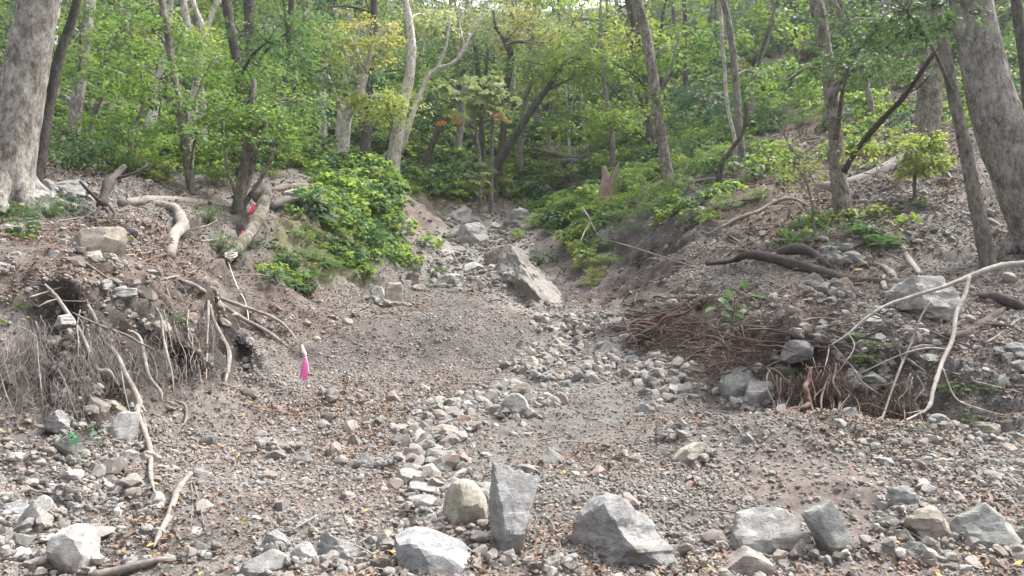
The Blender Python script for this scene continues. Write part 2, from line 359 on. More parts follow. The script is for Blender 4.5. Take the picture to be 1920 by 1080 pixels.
# ------------------------------------------------------------------ air
def haze():
    b = bmesh.new(); bmesh.ops.create_cube(b, size=1)
    for v in b.verts: v.co = Vector((v.co.x*420, 100+v.co.y*270, 38+v.co.z*100))
    me = bpy.data.meshes.new('haze'); b.to_mesh(me); b.free()
    m = bpy.data.materials.new('haze'); m.use_nodes = True; t = m.node_tree; t.nodes.clear()
    v = t.nodes.new('ShaderNodeVolumePrincipled'); v.inputs['Density'].default_value = HAZE; v.inputs['Color'].default_value = (.95, .97, 1, 1); v.inputs['Anisotropy'].default_value = .55
    o = t.nodes.new('ShaderNodeOutputMaterial'); t.links.new(v.outputs[0], o.inputs['Volume']); tag(link('haze', me, m), kind='stuff')
HAZE = .001
haze()
# ------------------------------------------------------------------ rocks
_ICO = {}
def ico(s):
    if s not in _ICO:
        b = bmesh.new(); bmesh.ops.create_icosphere(b, subdivisions=s, radius=1)
        _ICO[s] = (np.array([v.co for v in b.verts]), np.array([[v.index for v in f.verts] for f in b.faces])); b.free()
    return _ICO[s]
def rockverts(seed, s, nplanes=13, dims=(1, 1, 1), planes=None, noise=.05, lo=.55, hi=.9):
    r = np.random.default_rng(seed); V, Fc = ico(s); dims = np.array(dims)
    n = r.normal(size=(nplanes, 3)); n /= np.linalg.norm(n, axis=1, keepdims=True); d = r.uniform(lo, hi, nplanes)
    R = np.full(len(V), 1.15)
    for k in range(nplanes):
        q = V @ n[k]; R = np.minimum(R, np.where(q > 1e-3, d[k]/np.maximum(q, 1e-3), 9))
    W = V*R[:, None]
    lo_, hi_ = W.min(0), W.max(0); W = (W-(lo_+hi_)/2)/((hi_-lo_)/2)
    if planes is None: W = W*dims
    else:
        D = V*dims; R = np.full(len(V), 1.6)
        for (nn, dd) in planes:
            q = D @ nn; R = np.minimum(R, np.where(q > 1e-4, dd/np.maximum(q, 1e-4), 99))
        W = D*R[:, None]
    if planes is None: W[:, :2] *= (1+.4*np.clip(-W[:, 2:]/dims[2], 0, 1)**1.3)
    sz = dims.min(); u = W/np.linalg.norm(W, axis=1, keepdims=True)
    o = r.uniform(0, 50, 3)
    f = fbm(W/sz*1.6+o, 4, seed % 97); g = np.abs(fbm(W/sz*3.0+o, 3, seed % 89))
    lay = vnoise((W/sz*2.2+o)*np.array([.4, .4, 2.2]), seed % 83)
    h2 = np.abs(fbm(W/sz*5.5+o, 3, seed % 71)); h3 = fbm(W/sz*13+o, 2, seed % 61) if s > 3 else 0
    return W + u*(sz*(noise*1.6*f - noise*1.2*g - noise*.7*h2 + noise*.22*h3 + noise*.6*np.sign(lay)*np.minimum(np.abs(lay)*4, 1)))[:, None], Fc
def rockmesh(name, *a, **k):
    V, Fc = rockverts(*a, **k); me = npmesh(name, V, Fc); me.set_sharp_from_angle(angle=math.radians(17)); return me
NROCK = 0
PAL = {'grey': (.245, .243, .238), 'pale': (.335, .325, .31), 'tan': (.285, .255, .215), 'pink': (.32, .285, .265), 'green': (.235, .243, .228), 'white': (.4, .39, .37), 'brown': (.2, .165, .138), 'dark': (.125, .122, .115), 'lav': (.28, .285, .29), 'orange': (.3, .24, .195), 'yell': (.345, .325, .265)}
BOXES = []; BASES = []
def boulder(box, col, label, Y=None, depth=.8, seed=None, outline=None, noise=.065, sub=4, extra=(), name='boulder', cat='boulder', sink=.12, npl=13):
    global NROCK; NROCK += 1; seed = seed or 100+NROCK*7
    x0, y0, x1, y1 = box; cx = (x0+x1)/2
    if Y is None: Y = hit(cx, y1-.12*(y1-y0))[1]
    w = (x1-x0)*Y/F; h = (y1-y0)*Y/F; dp = depth*w; h2 = h*(1+sink)
    c = at(cx, (y0+y1)/2, Y+dp*.3); c[2] -= h*sink/2
    k = (Y+dp*.3)/Y; dims = np.array([w/2*k, dp/2, h2/2*k])
    BOXES.append((cx, (y0+y1)/2, (x1-x0)/2, (y1-y0)/2))
    planes = None
    if outline:
        r = np.random.default_rng(seed); pp = [np.array([(px-cx)*(Y+dp*.3)/F, ((y0+y1)/2-py)*(Y+dp*.3)/F + h*sink/2*(1 if py < y1-3 else -2)]) for px, py in outline]
        planes = []
        cen = np.mean(pp, axis=0)
        for a, b in zip(pp, pp[1:]+pp[:1]):
            e = b-a; nn = np.array([e[1], -e[0]]); nn /= np.linalg.norm(nn)+1e-9
            if nn @ (a-cen) < 0: nn = -nn
            t = r.uniform(-.3, .15); n3 = np.array([nn[0], t, nn[1]]); n3 /= np.linalg.norm(n3); planes.append((n3, max(.02, n3[0]*a[0]+n3[2]*a[1])))
        for q in ((.25, -1, .35, .42), (-.45, -1, .1, .45), (.1, -1, -.3, .5), (.1, 1, .2, .5), (-.5, 1, -.1, .5)):
            n3 = np.array(q[:3])/np.linalg.norm(q[:3]); planes.append((n3, dp*q[3]))
        for q in extra: n3 = np.array(q[:3])/np.linalg.norm(q[:3]); planes.append((n3, dp*q[3]))
    me = rockmesh(name, seed, sub, npl, dims, planes, noise)
    o = link(name, me, MR, None, c)
    BASES.append((c[0], c[1]-dp*.1, w/2*k, dp/2))
    cc = np.array(PAL[col])*np.random.default_rng(seed).uniform(.92, 1.08); o.color = (*cc, 1)
    return tag(o, label, cat)
boulder((903,868,1032,1062), 'grey', 'tall upright grey slab standing beside the tan boulder in the foreground', outline=[(905,885),(920,868),(1032,866),(1020,960),(985,1010),(975,1055),(930,1064),(918,1000)], depth=.8, noise=.05, sub=5, extra=[(-.95,-.45,.1,.34),(.12,-.78,.6,.3)])
boulder((830,900,915,1003), 'yell', 'squat yellowish tan boulder leaning on the left of the upright slab', depth=.9, noise=.03, npl=10)
boulder((1055,925,1268,1085), 'grey', 'largest angular grey boulder at the bottom centre with a pointed crest', outline=[(1055,1035),(1085,990),(1166,925),(1190,935),(1225,985),(1266,1012),(1268,1055),(1240,1085),(1060,1085)], depth=.8, noise=.075, sub=5, extra=[(-.8,-.75,.15,.2),(.3,-.6,.75,.27),(-.35,-1,-.55,.3)])
boulder((1368,952,1492,1052), 'pale', 'whitish boulder beside the brown soil pit at lower right', depth=.8)
boulder((1508,942,1602,1065), 'green', 'narrow greenish slab tapering downhill in the brown soil pit', outline=[(1508,965),(1560,942),(1575,960),(1602,1040),(1580,1065),(1560,1055)], depth=.6, noise=.04)
boulder((1340,1022,1442,1090), 'pink', 'round pinkish white boulder cut by the bottom edge right of the angular boulder', depth=.9)
boulder((742,1003,892,1090), 'lav', 'flat lavender grey slab at the bottom edge sloping to the right', outline=[(742,1012),(775,1003),(850,1030),(892,1060),(880,1090),(750,1090)], depth=.8, noise=.03)
boulder((598,998,672,1066), 'grey', 'blocky grey boulder left of the lavender slab')
boulder((543,1018,598,1068), 'pale', 'pale broken boulder with a dark underside beside the blocky grey one')
boulder((493,993,548,1038), 'grey', 'smooth grey rock above the flat grey rock at bottom left of centre', noise=.03)
boulder((452,1033,552,1090), 'grey', 'broad flat grey rock at the bottom edge carrying fallen yellow leaves', noise=.02)
boulder((698,993,742,1038), 'yell', 'small cream lumpy rock at the left top of the lavender slab')
boulder((762,928,828,970), 'grey', 'oval grey rock, middle of the little stack left of the tan boulder', noise=.03)
boulder((783,961,824,997), 'pale', 'pale angular rock at the foot of the stack left of the tan boulder')
boulder((768,903,828,937), 'grey', 'grey rock on top of the stack left of the tan boulder')
boulder((818,948,840,985), 'grey', 'small grey rock wedged between the stack and the tan boulder', cat='rock')
boulder((1008,1035,1062,1090), 'pink', 'pink rock at the bottom edge left of the largest angular boulder')
boulder((1262,828,1322,873), 'yell', 'cream oblong rock lying tilted on the gravel right of centre', outline=[(1262,862),(1280,842),(1312,828),(1322,836),(1305,858),(1280,873)], noise=.03)
boulder((1238,788,1276,813), 'yell', 'cream rock perched on two stones at the crest of the gravel', cat='rock')
boulder((1257,805,1290,828), 'pink', 'pinkish rock under the cream perched rock', cat='rock')
boulder((1228,806,1256,830), 'dark', 'dark rock below and left of the cream perched rock', cat='rock')
boulder((938,736,993,788), 'pale', 'pale tan boulder in the stony channel in front of the brown one', noise=.035)
boulder((957,718,1008,758), 'brown', 'brown rounded boulder behind the pale tan one in the channel')
boulder((1004,734,1036,761), 'white', 'white angular rock right of the brown boulder in the channel', cat='rock')
boulder((853,776,890,812), 'orange', 'round pinkish tan rock over a dark gap in the channel')
boulder((806,796,862,828), 'tan', 'flat tan rock left of the round pinkish one in the channel')
boulder((973,666,1012,703), 'yell', 'cream yellow rock at the right foot of the gravel mound')
boulder((1008,693,1042,716), 'grey', 'rounded blue grey rock in the channel below the cream yellow one', cat='rock')
boulder((1038,694,1066,716), 'brown', 'brownish grey rock right of the rounded blue grey one', cat='rock')
boulder((1033,643,1066,668), 'orange', 'orange tan rock in the channel where it bends', cat='rock')
boulder((1348,688,1412,757), 'green', 'grey green boulder under the roots of the right bank over a dark gap')
boulder((1395,712,1450,765), 'pale', 'pale rock right of the grey green boulder under the right bank')
boulder((1213,688,1256,722), 'pink', 'pinkish rock right of the short broken root in the channel')
boulder((1672,518,1788,602), 'pale', 'big pale grey boulder among fallen logs on the right bank', outline=[(1680,540),(1700,522),(1765,518),(1780,545),(1788,580),(1745,600),(1700,590),(1676,570)], Y=8.05, depth=.9, noise=.07, sub=5, extra=[(-.95,-.4,.1,.36),(.1,-.9,.5,.36)])
boulder((1722,572,1790,604), 'pale', 'light broken block at the lower right of the big pale boulder', cat='rock')
boulder((1778,945,1905,1035), 'green', 'large grey green boulder sunk in the scree at lower right', depth=.9)
boulder((1658,910,1722,958), 'green', 'wedge shaped grey rock at the right rim of the soil pit')
boulder((1686,1013,1762,1062), 'green', 'flat greenish rock in front of the tan rock at lower right')
boulder((1695,950,1782,1024), 'tan', 'tan brown boulder beside the large grey green one at lower right')
boulder((1642,968,1690,1000), 'dark', 'dark grey rock at the foot of the tan brown boulder', cat='rock')
boulder((838,383,886,420), 'white', 'white boulder high in the gully below the cut bank', noise=.03)
boulder((853,416,916,462), 'pale', 'cream boulder just below the white boulder high in the gully', noise=.04)
boulder((943,388,1003,432), 'grey', 'grey layered rock at the head of the gully')
boulder((918,416,948,438), 'pale', 'pale small rock between the cream boulder and the grey layered rock', cat='rock')
def outcrop():
    A, B = at(948, 470, 18.2), at(1046, 556, 14.4); d = B-A; L = np.linalg.norm(d); d /= L; n = np.array([0, 0, 1.]); n -= d*(n@d); n /= np.linalg.norm(n); e = np.cross(n, d)
    V, Fc = rockverts(4242, 5, 16, (L*.57, .55, .46), None, .16, .6, .92); W = V[:, :1]*d + V[:, 1:2]*e*(1+.25*V[:, :1]/L) + V[:, 2:]*n
    me = npmesh('rock_outcrop', W, Fc); me.set_sharp_from_angle(angle=math.radians(17)); o = link('rock_outcrop', me, MR, None, (A+B)/2-n*.2); o.color = (.24, .225, .21, 1)
    tag(o, 'long rough rock rib running down the right side of the gully', 'outcrop'); BOXES.append((1005, 515, 60, 55))
outcrop()
boulder((906,462,948,508), 'brown', 'reddish rock with a hollow at the upper end of the rock rib')
boulder((866,490,912,518), 'white', 'white boulder in the upper channel left of the rock rib', noise=.03)
boulder((910,495,938,510), 'white', 'small white stone under the reddish hollow rock', cat='rock')
boulder((940,508,980,528), 'pale', 'pale stone tight against the left of the rock rib', cat='rock')
boulder((1000,562,1030,582), 'grey', 'flat grey stone at the lower end of the rock rib', cat='rock')
boulder((718,528,758,580), 'tan', 'tan squared rock in the left side of the gully', noise=.03)
boulder((695,535,722,580), 'pale', 'pale narrow rock left of the tan squared rock', noise=.03)
boulder((815,513,872,542), 'pale', 'pale flat boulder on top of the gravel mound')
boulder((758,508,788,548), 'brown', 'brown rough rock right of the tan squared rock')
boulder((140,423,217,488), 'tan', 'broad flat tan rock lying on the litter of the left bank', outline=[(140,462),(170,428),(215,423),(217,450),(195,488),(155,478)], noise=.02, depth=1.2)
boulder((-8,490,26,516), 'grey', 'grey rock at the left edge on the left bank', cat='rock')
boulder((213,538,260,562), 'pale', 'pale flat stone jutting out over a dark hole in the left bank', cat='rock', Y=7.0)
boulder((104,588,140,612), 'pale', 'pale stone sticking out of the root bank under the long root', cat='rock', Y=6.3)
boulder((36,348,98,402), 'pale', 'pale rock at the foot of the big left tree')
boulder((70,334,102,372), 'grey', 'grey upright rock right of the big left tree', cat='rock')
boulder((96,332,165,374), 'grey', 'grey cracked rock behind the foot of the big left tree')
boulder((203,773,257,848), 'white', 'tall whitish rock standing below the hanging roots of the left bank', outline=[(222,773),(257,775),(245,835),(225,848),(203,842),(210,805)], noise=.03)
boulder((88,768,134,812), 'grey', 'blocky grey rock at the foot of the left root bank')
boulder((98,823,154,862), 'dark', 'dark greenish rock lying at the foot of the left bank')
boulder((176,748,232,776), 'tan', 'flat tan rock above the tall whitish rock at the left bank')
boulder((-5,682,30,718), 'tan', 'tan block at the left edge at the root bank foot', cat='rock')
boulder((38,928,108,1003), 'pale', 'pale pointed rock in the lower left corner', noise=.03)
boulder((95,985,182,1085), 'white', 'large whitish rock at the bottom left edge', noise=.03)
boulder((-10,938,52,978), 'lav', 'pale bluish rock at the left edge behind the pointed rock', cat='rock')
boulder((6,995,34,1035), 'pink', 'pinkish rounded stone in the bottom left corner', cat='rock')
boulder((15,1026,64,1052), 'white', 'white flat stone at the bottom left corner', cat='rock')
boulder((355,1015,402,1052), 'dark', 'dark mossy long rock at the bottom left of the loose roots', cat='rock')
boulder((1468,636,1524,678), 'grey', 'grey rock at the lip of the right bank behind thin twigs')
boulder((1614,696,1658,722), 'green', 'mossy greenish rock inside the right bank hollow', cat='rock')
boulder((1580,690,1618,722), 'grey', 'grey rock left of the mossy one in the right bank hollow', cat='rock')
boulder((1742,776,1780,812), 'green', 'greenish block at the foot of the right bank below the pale branch')
boulder((1825,790,1872,830), 'tan', 'tan mossy rock behind the gravel crest at right')
boulder((1530,458,1582,492), 'grey', 'grey boulder behind the long dark log on the right bank')
boulder((1578,470,1618,498), 'grey', 'grey rock right of the boulder behind the long dark log', cat='rock')
boulder((1500,512,1552,545), 'grey', 'grey rock tucked under the long dark log')
boulder((1520,530,1562,560), 'green', 'greenish angular rock in front of the long dark log', cat='rock')
boulder((1555,518,1600,562), 'brown', 'brown slanting block under the long dark log', cat='rock')
boulder((1282,392,1312,420), 'grey', 'grey rock on the slope above the dark hollow', cat='rock')
boulder((1880,640,1930,672), 'grey', 'grey slab at the right edge of the right bank')
boulder((1695,610,1728,638), 'pale', 'pale greenish stone below the big pale boulder', cat='rock')
boulder((1240,560,1290,585), 'grey', 'grey stone at the end of the short log by the channel', cat='rock', Y=10.6)
boulder((1125,604,1160,624), 'pale', 'pale flat stone at the top of the lower channel', cat='rock')
boulder((486,820,514,845), 'lav', 'bluish white stone alone on the left gravel', cat='rock')
boulder((518,826,550,846), 'brown', 'brown grey stone right of the bluish white one on the left gravel', cat='rock')
boulder((710,862,748,882), 'yell', 'cream flat stone on gravel left of the channel', cat='rock')
boulder((672,848,694,885), 'lav', 'bluish narrow slab standing in the left gravel', cat='rock')
boulder((1435,1030,1500,1060), 'brown', 'brown lump of clay in the soil pit', cat='rock', noise=.03) if False else None
NH = NROCK

# medium stones, each its own object
STONE = [rockmesh('stone', 900+k, 3, 12, (1, .75+.3*RNG.random(), .55+.35*RNG.random()), None, .06) for k in range(20)]
COLN = {'grey': 'grey', 'pale': 'pale', 'tan': 'tan', 'pink': 'pinkish', 'green': 'greenish', 'white': 'whitish', 'brown': 'brown', 'lav': 'bluish', 'dark': 'dark'}
def stones(poly, n, smin, smax, where, pals):
    xs = [p[0] for p in poly]; ys = [p[1] for p in poly]; pa = np.array(poly, float); got = 0; tr = 0
    while got < n and tr < n*60:
        tr += 1; px = random.uniform(min(xs), max(xs)); py = random.uniform(min(ys), max(ys))
        if not inpoly(pa, np.array(px), np.array(py)): continue
        s = smin + (smax-smin)*random.random()**1.7
        if any(abs(px-b[0]) < (s/2+b[2])*.85 and abs(py-b[1]) < (s*.35+b[3])*.85 for b in BOXES): continue
        h = hit(px, py); r = s/2*h[1]/F; h = SURF(h[0], h[1])[0]
        BOXES.append((px, py, s/2, s*.35)); got += 1; pc = random.choice(pals)
        o = link('stone', random.choice(STONE), MS); o.location = (h[0], h[1]+r*.5, h[2]+r*.15); o.scale = (r, r, r)
        o.rotation_euler = (random.gauss(0, .35), random.gauss(0, .35), random.uniform(0, 6.28))
        o.color = (*(np.array(PAL[pc])*random.uniform(.85, 1.1)), 1)
        t_ = (s-smin)/(smax-smin); sz = 'small' if t_ < .12 else ('medium sized' if t_ < .45 else 'large'); tag(o, f'{sz} loose {COLN[pc]} stone lying {where}', 'stone', f'{sz} {COLN[pc]} stones {where}')
G4 = ['grey', 'grey', 'pale', 'green', 'tan', 'pink', 'lav']; W4 = ['grey', 'pale', 'pale', 'white', 'tan', 'grey']
stones([(780,760),(900,720),(1000,650),(1060,600),(1180,600),(1200,660),(1100,720),(1030,780),(960,850),(880,920),(780,920),(760,850)], 92, 13, 36, 'in the stony channel below the gravel mound', G4)
stones([(800,480),(950,490),(1000,560),(1060,590),(1000,600),(900,540),(800,520)], 30, 8, 20, 'in the upper channel beside the rock rib', W4)
stones([(1650,850),(1920,850),(1920,1080),(1700,1080)], 22, 14, 36, 'on the scree in the lower right corner', ['grey', 'green', 'green', 'pale', 'tan', 'lav'])
stones([(1150,720),(1400,765),(1900,835),(1900,860),(1400,830),(1150,790)], 16, 12, 26, 'along the gravel crest at right', G4)
stones([(0,860),(300,860),(420,950),(420,1080),(0,1080)], 26, 16, 42, 'in the lower left corner', ['grey', 'pale', 'green', 'lav', 'pink'])
stones([(420,960),(760,950),(760,1080),(420,1080)], 8, 16, 34, 'near the bottom edge left of the slab', ['grey', 'pale', 'pink'])
stones([(1400,560),(1920,520),(1920,760),(1480,680)], 48, 14, 40, 'on the litter of the right bank', ['grey', 'green', 'pale', 'lav'])
stones([(1600,360),(1760,340),(1840,440),(1640,430)], 12, 12, 22, 'on the upper scree between the right trees', ['grey', 'pale', 'lav'])
stones([(0,380),(330,420),(400,540),(0,560)], 24, 14, 36, 'on the leaf litter of the left bank', ['grey', 'pale', 'tan'])

stones([(0,600),(420,590),(430,700),(300,750),(0,810)], 20, 14, 34, 'among the hanging roots of the left bank', ['tan', 'tan', 'dark', 'grey', 'brown'])
stones([(430,580),(640,560),(700,600),(560,650),(440,690)], 16, 12, 26, 'on the bare soil below the left spur', ['grey', 'tan', 'brown', 'pale'])
stones([(1330,560),(1420,640),(1640,700),(1640,660),(1420,560)], 10, 14, 30, 'along the lip of the right bank', ['grey', 'pale', 'lav'])
# gravel, cobbles, leaves: scattered, uncountable
def proto(name, meshes, mat):
    c = bpy.data.collections.new(name); 
    for i, me in enumerate(meshes):
        if not me.materials: me.materials.append(mat)
        o = bpy.data.objects.new(f'{name}_{i:02d}', me); c.objects.link(o)
    return c
def scatter(name, pos, rot, scl, idx, coll):
    me = bpy.data.meshes.new(name); me.vertices.add(len(pos)); me.vertices.foreach_set('co', np.ascontiguousarray(pos, np.float32).ravel())
    for n, ty, v, key in (('rot', 'FLOAT_VECTOR', rot, 'vector'), ('scl', 'FLOAT', scl, 'value'), ('idx', 'INT', idx, 'value')):
        a = me.attributes.new(n, ty, 'POINT'); a.data.foreach_set(key, np.ascontiguousarray(v, np.int32 if ty == 'INT' else np.float32).ravel())
    o = link(name, me, None); ng = bpy.data.node_groups.new(name, 'GeometryNodeTree')
    ng.interface.new_socket('Geometry', in_out='INPUT', socket_type='NodeSocketGeometry'); ng.interface.new_socket('Geometry', in_out='OUTPUT', socket_type='NodeSocketGeometry')
    N = ng.nodes.new; gi = N('NodeGroupInput'); go = N('NodeGroupOutput'); ip = N('GeometryNodeInstanceOnPoints'); ci = N('GeometryNodeCollectionInfo')
    ci.inputs['Collection'].default_value = coll; ci.inputs['Separate Children'].default_value = True; ci.inputs['Reset Children'].default_value = True
    def na(n, t):
        x = N('GeometryNodeInputNamedAttribute'); x.data_type = t; x.inputs['Name'].default_value = n; return [s for s in x.outputs if s.enabled and s.name == 'Attribute'][0]
    er = N('FunctionNodeEulerToRotation'); L = ng.links.new
    L(gi.outputs[0], ip.inputs['Points']); L(ci.outputs[0], ip.inputs['Instance']); ip.inputs['Pick Instance'].default_value = True
    L(na('idx', 'INT'), ip.inputs['Instance Index']); L(na('rot', 'FLOAT_VECTOR'), er.inputs[0]); L(er.outputs[0], ip.inputs['Rotation']); L(na('scl', 'FLOAT'), ip.inputs['Scale'])
    L(ip.outputs[0], go.inputs[0]); md = o.modifiers.new('scatter', 'NODES'); md.node_group = ng
    return tag(o, kind='stuff')
def groundpts(n, y0, y1, power=2.0, margin=1.08):
    # density falls with distance
    y = (RNG.random(n)*(y1**(2-power+1e-9)-y0**(2-power+1e-9)) + y0**(2-power+1e-9))**(1/(2-power+1e-9)) if abs(power-2) > 1e-6 else y0*(y1/y0)**RNG.random(n)
    x = (RNG.random(n)*2-1)*(.66*y*margin + .3); return x, y
PEB = proto('pebble_kinds', [rockmesh('pebble', 300+k, 2, 10, (1, .7+.3*RNG.random(), .5+.35*RNG.random()), None, .08) for k in range(10)], MP)
def wgt(x, y, table, base):
    w = np.full(len(x), base)
    for k, v in table.items(): m = mask(POLY[k], x, y); w = w*(1-m) + v*m
    return w
def pebbles(name, n, y0, y1, s0, s1, table, base, power, sk=2.2, label=None, clump=1.6):
    x, y = groundpts(n, y0, y1, power); keep = RNG.random(n) < wgt(x, y, table, base)
    cl = fbm(np.stack([x, y, 0*x], -1)*1.1, 3, 77); keep &= (cl*clump + .5) > RNG.random(n)*.9
    x, y = x[keep], y[keep]; n = len(x); s = s0 + (s1-s0)*RNG.random(n)**sk; q = SURF(x, y); q[:, 2] += s*.2
    rot = np.stack([RNG.normal(0, .4, n), RNG.normal(0, .4, n), RNG.random(n)*6.28], -1)
    o = scatter(name, q, rot, s, RNG.integers(0, 10, n), PEB); tag(o, label, 'gravel')
TB = {'litter_left': .6, 'litter_right': .8, 'rootface_left': .3, 'rootface_right': .3, 'soil_pit': .2, 'soil_mound': .3, 'soil_hollow': .12, 'soil_hollow2': .1, 'soil_left': .5, 'green_left': .05, 'slope_right': .25, 'scree_right': .9, 'channel': 1.0, 'upchannel': .9, 'scree_front': 1.0, 'scree_left': 1.0}
TC = dict(TB); TC.update({'litter_left': .5, 'litter_right': .8, 'rootface_left': .5, 'rootface_right': .4, 'soil_left': .4, 'soil_mound': .08, 'litter_mid': .25, 'soil_pit': .04, 'channel': .6, 'upchannel': .8, 'soil_scarp': .1, 'scree_right': .6, 'scree_front': .7, 'scree_left': .5, 'slope_right': .35})
TF = dict(TB); TF.update({'soil_mound': 1.0, 'soil_left': .6, 'soil_scarp': .5, 'litter_left': .6})
pebbles('fine_gravel', 330000, 3.6, 18, .005, .017, TF, 1.0, 1.0, 1.5, 'fine grey gravel covering the wash', .6)
pebbles('gravel', 120000, 3.6, 17, .009, .03, TB, .62, 1.1, 2.0, 'mixed grey gravel between the stones of the wash')
pebbles('cobbles', 13000, 3.8, 26, .03, .085, TC, .09, 1.3, 2.4, 'small cobbles scattered through the wash')
pebbles('cobbles', 42000, 5, 26, .03, .1, {k: (1.0 if k in ('channel', 'upchannel') else 0) for k in TB}, 0, 1.2, 1.8, 'packed cobbles filling the stony channel')
TD = dict(TF); TD.update({'soil_scarp': 1.0, 'soil_head': .5, 'upchannel': 1.0, 'slope_right': .5})
pebbles('gravel', 40000, 15, 32, .015, .05, TD, .15, 1.0, 2.0, 'gravel on the upper wash and cut banks')
bx_ = []
for cx_, cy_, a_, b_ in BASES:
    for k in range(44):
        t_ = random.uniform(math.pi*.9, math.pi*2.1); q = random.uniform(.9, 1.45); bx_.append((cx_+a_*q*math.cos(t_), cy_+b_*q*math.sin(t_)))
bx_ = np.array(bx_); n = len(bx_); s_ = (.01+.045*RNG.random(n)**1.8)*np.clip(bx_[:, 1]/7, .8, 2); q = SURF(bx_[:, 0], bx_[:, 1]); q[:, 2] += s_*.2+RNG.random(n)**3*.05
tag(scatter('cobbles', q, np.stack([RNG.normal(0, .4, n), RNG.normal(0, .4, n), RNG.random(n)*6.28], -1), s_, RNG.integers(0, 10, n), PEB), 'small stones packed against the boulders', 'gravel')
# ------------------------------------------------------------------ foliage
FP = {'green': ((.06,.13,.025),(.13,.22,.045)), 'mid': ((.045,.1,.03),(.08,.15,.04)), 'blue': ((.035,.085,.045),(.07,.13,.06)),
      'yg': ((.13,.2,.04),(.25,.29,.07)), 'yellow': ((.22,.25,.06),(.38,.33,.08)), 'pale': ((.16,.22,.09),(.3,.34,.15)), 'orange': ((.3,.26,.09),(.4,.22,.07)), 'dark': ((.025,.06,.02),(.05,.095,.03)), 'lime': ((.12,.22,.03),(.2,.3,.05))}
def leafgeo(mb, c, n, d, L, W, col):
    c = c.reshape(-1, 3); n = n.reshape(-1, 3); d = d.reshape(-1, 3); L = L.reshape(-1, 1); W = W.reshape(-1, 1); col = col.reshape(-1, 3)
    d = d - n*(d*n).sum(1, keepdims=True); d /= np.linalg.norm(d, axis=1, keepdims=True)+1e-9; s = np.cross(n, d)
    m = c + d*L*.08
    V = np.stack([c-d*L*.5, m+s*W*.5+n*W*.16, c+d*L*.5-n*L*.1, m-s*W*.5+n*W*.16], 1).reshape(-1, 3)
    k = np.arange(len(c))[:, None]*4
    mb.add(V, np.concatenate([k, k+1, k+2, k+3], 1), None, np.repeat(col, 4, 0))
def foliage(mb, C, R, ns, nl, L, pal, rs=.38, shell=2.4, r=RNG):
    u = r.normal(size=(ns, 3)); u /= np.linalg.norm(u, axis=1, keepdims=True); q = u*r.random((ns, 1))**(1/shell)
    S = np.array(C) + q*np.array(R); out = q*np.array([1, 1, .25]); out /= np.linalg.norm(out, axis=1, keepdims=True)+1e-6
    N = np.array([0, 0, 1.]) + .35*out + r.normal(0, .22, (ns, 3)); N /= np.linalg.norm(N, axis=1, keepdims=True)
    ang = r.normal(0, .9, (ns, nl)); rad = rs*np.sqrt(r.random((ns, nl)))*r.uniform(.6, 1.25, (ns, 1))
    T1 = out - N*(out*N).sum(1, keepdims=True); T1 /= np.linalg.norm(T1, axis=1, keepdims=True)+1e-6; T2 = np.cross(N, T1)
    D = T1[:, None]*np.cos(ang)[..., None] + T2[:, None]*np.sin(ang)[..., None]
    c = S[:, None] + D*rad[..., None] + N[:, None]*r.normal(0, .05, (ns, nl, 1))*rs/.38; c[..., 2] -= .25*rad**2/rs
    n = N[:, None] + r.normal(0, .38, (ns, nl, 3)); n /= np.linalg.norm(n, axis=-1, keepdims=True)
    d = D + r.normal(0, .5, (ns, nl, 3)); LL = L*r.uniform(.65, 1.25, (ns, nl))
    a, b = map(np.array, FP[pal]); t = np.clip(r.normal(.45, .28, (ns, 1)) + r.normal(0, .22, (ns, nl)), 0, 1)[..., None]
    col = a*(1-t)+b*t; col = col*r.uniform(.8, 1.2, (ns, nl, 1))
    leafgeo(mb, c, n, d, LL, LL*.55, col); return S
TREES = {}
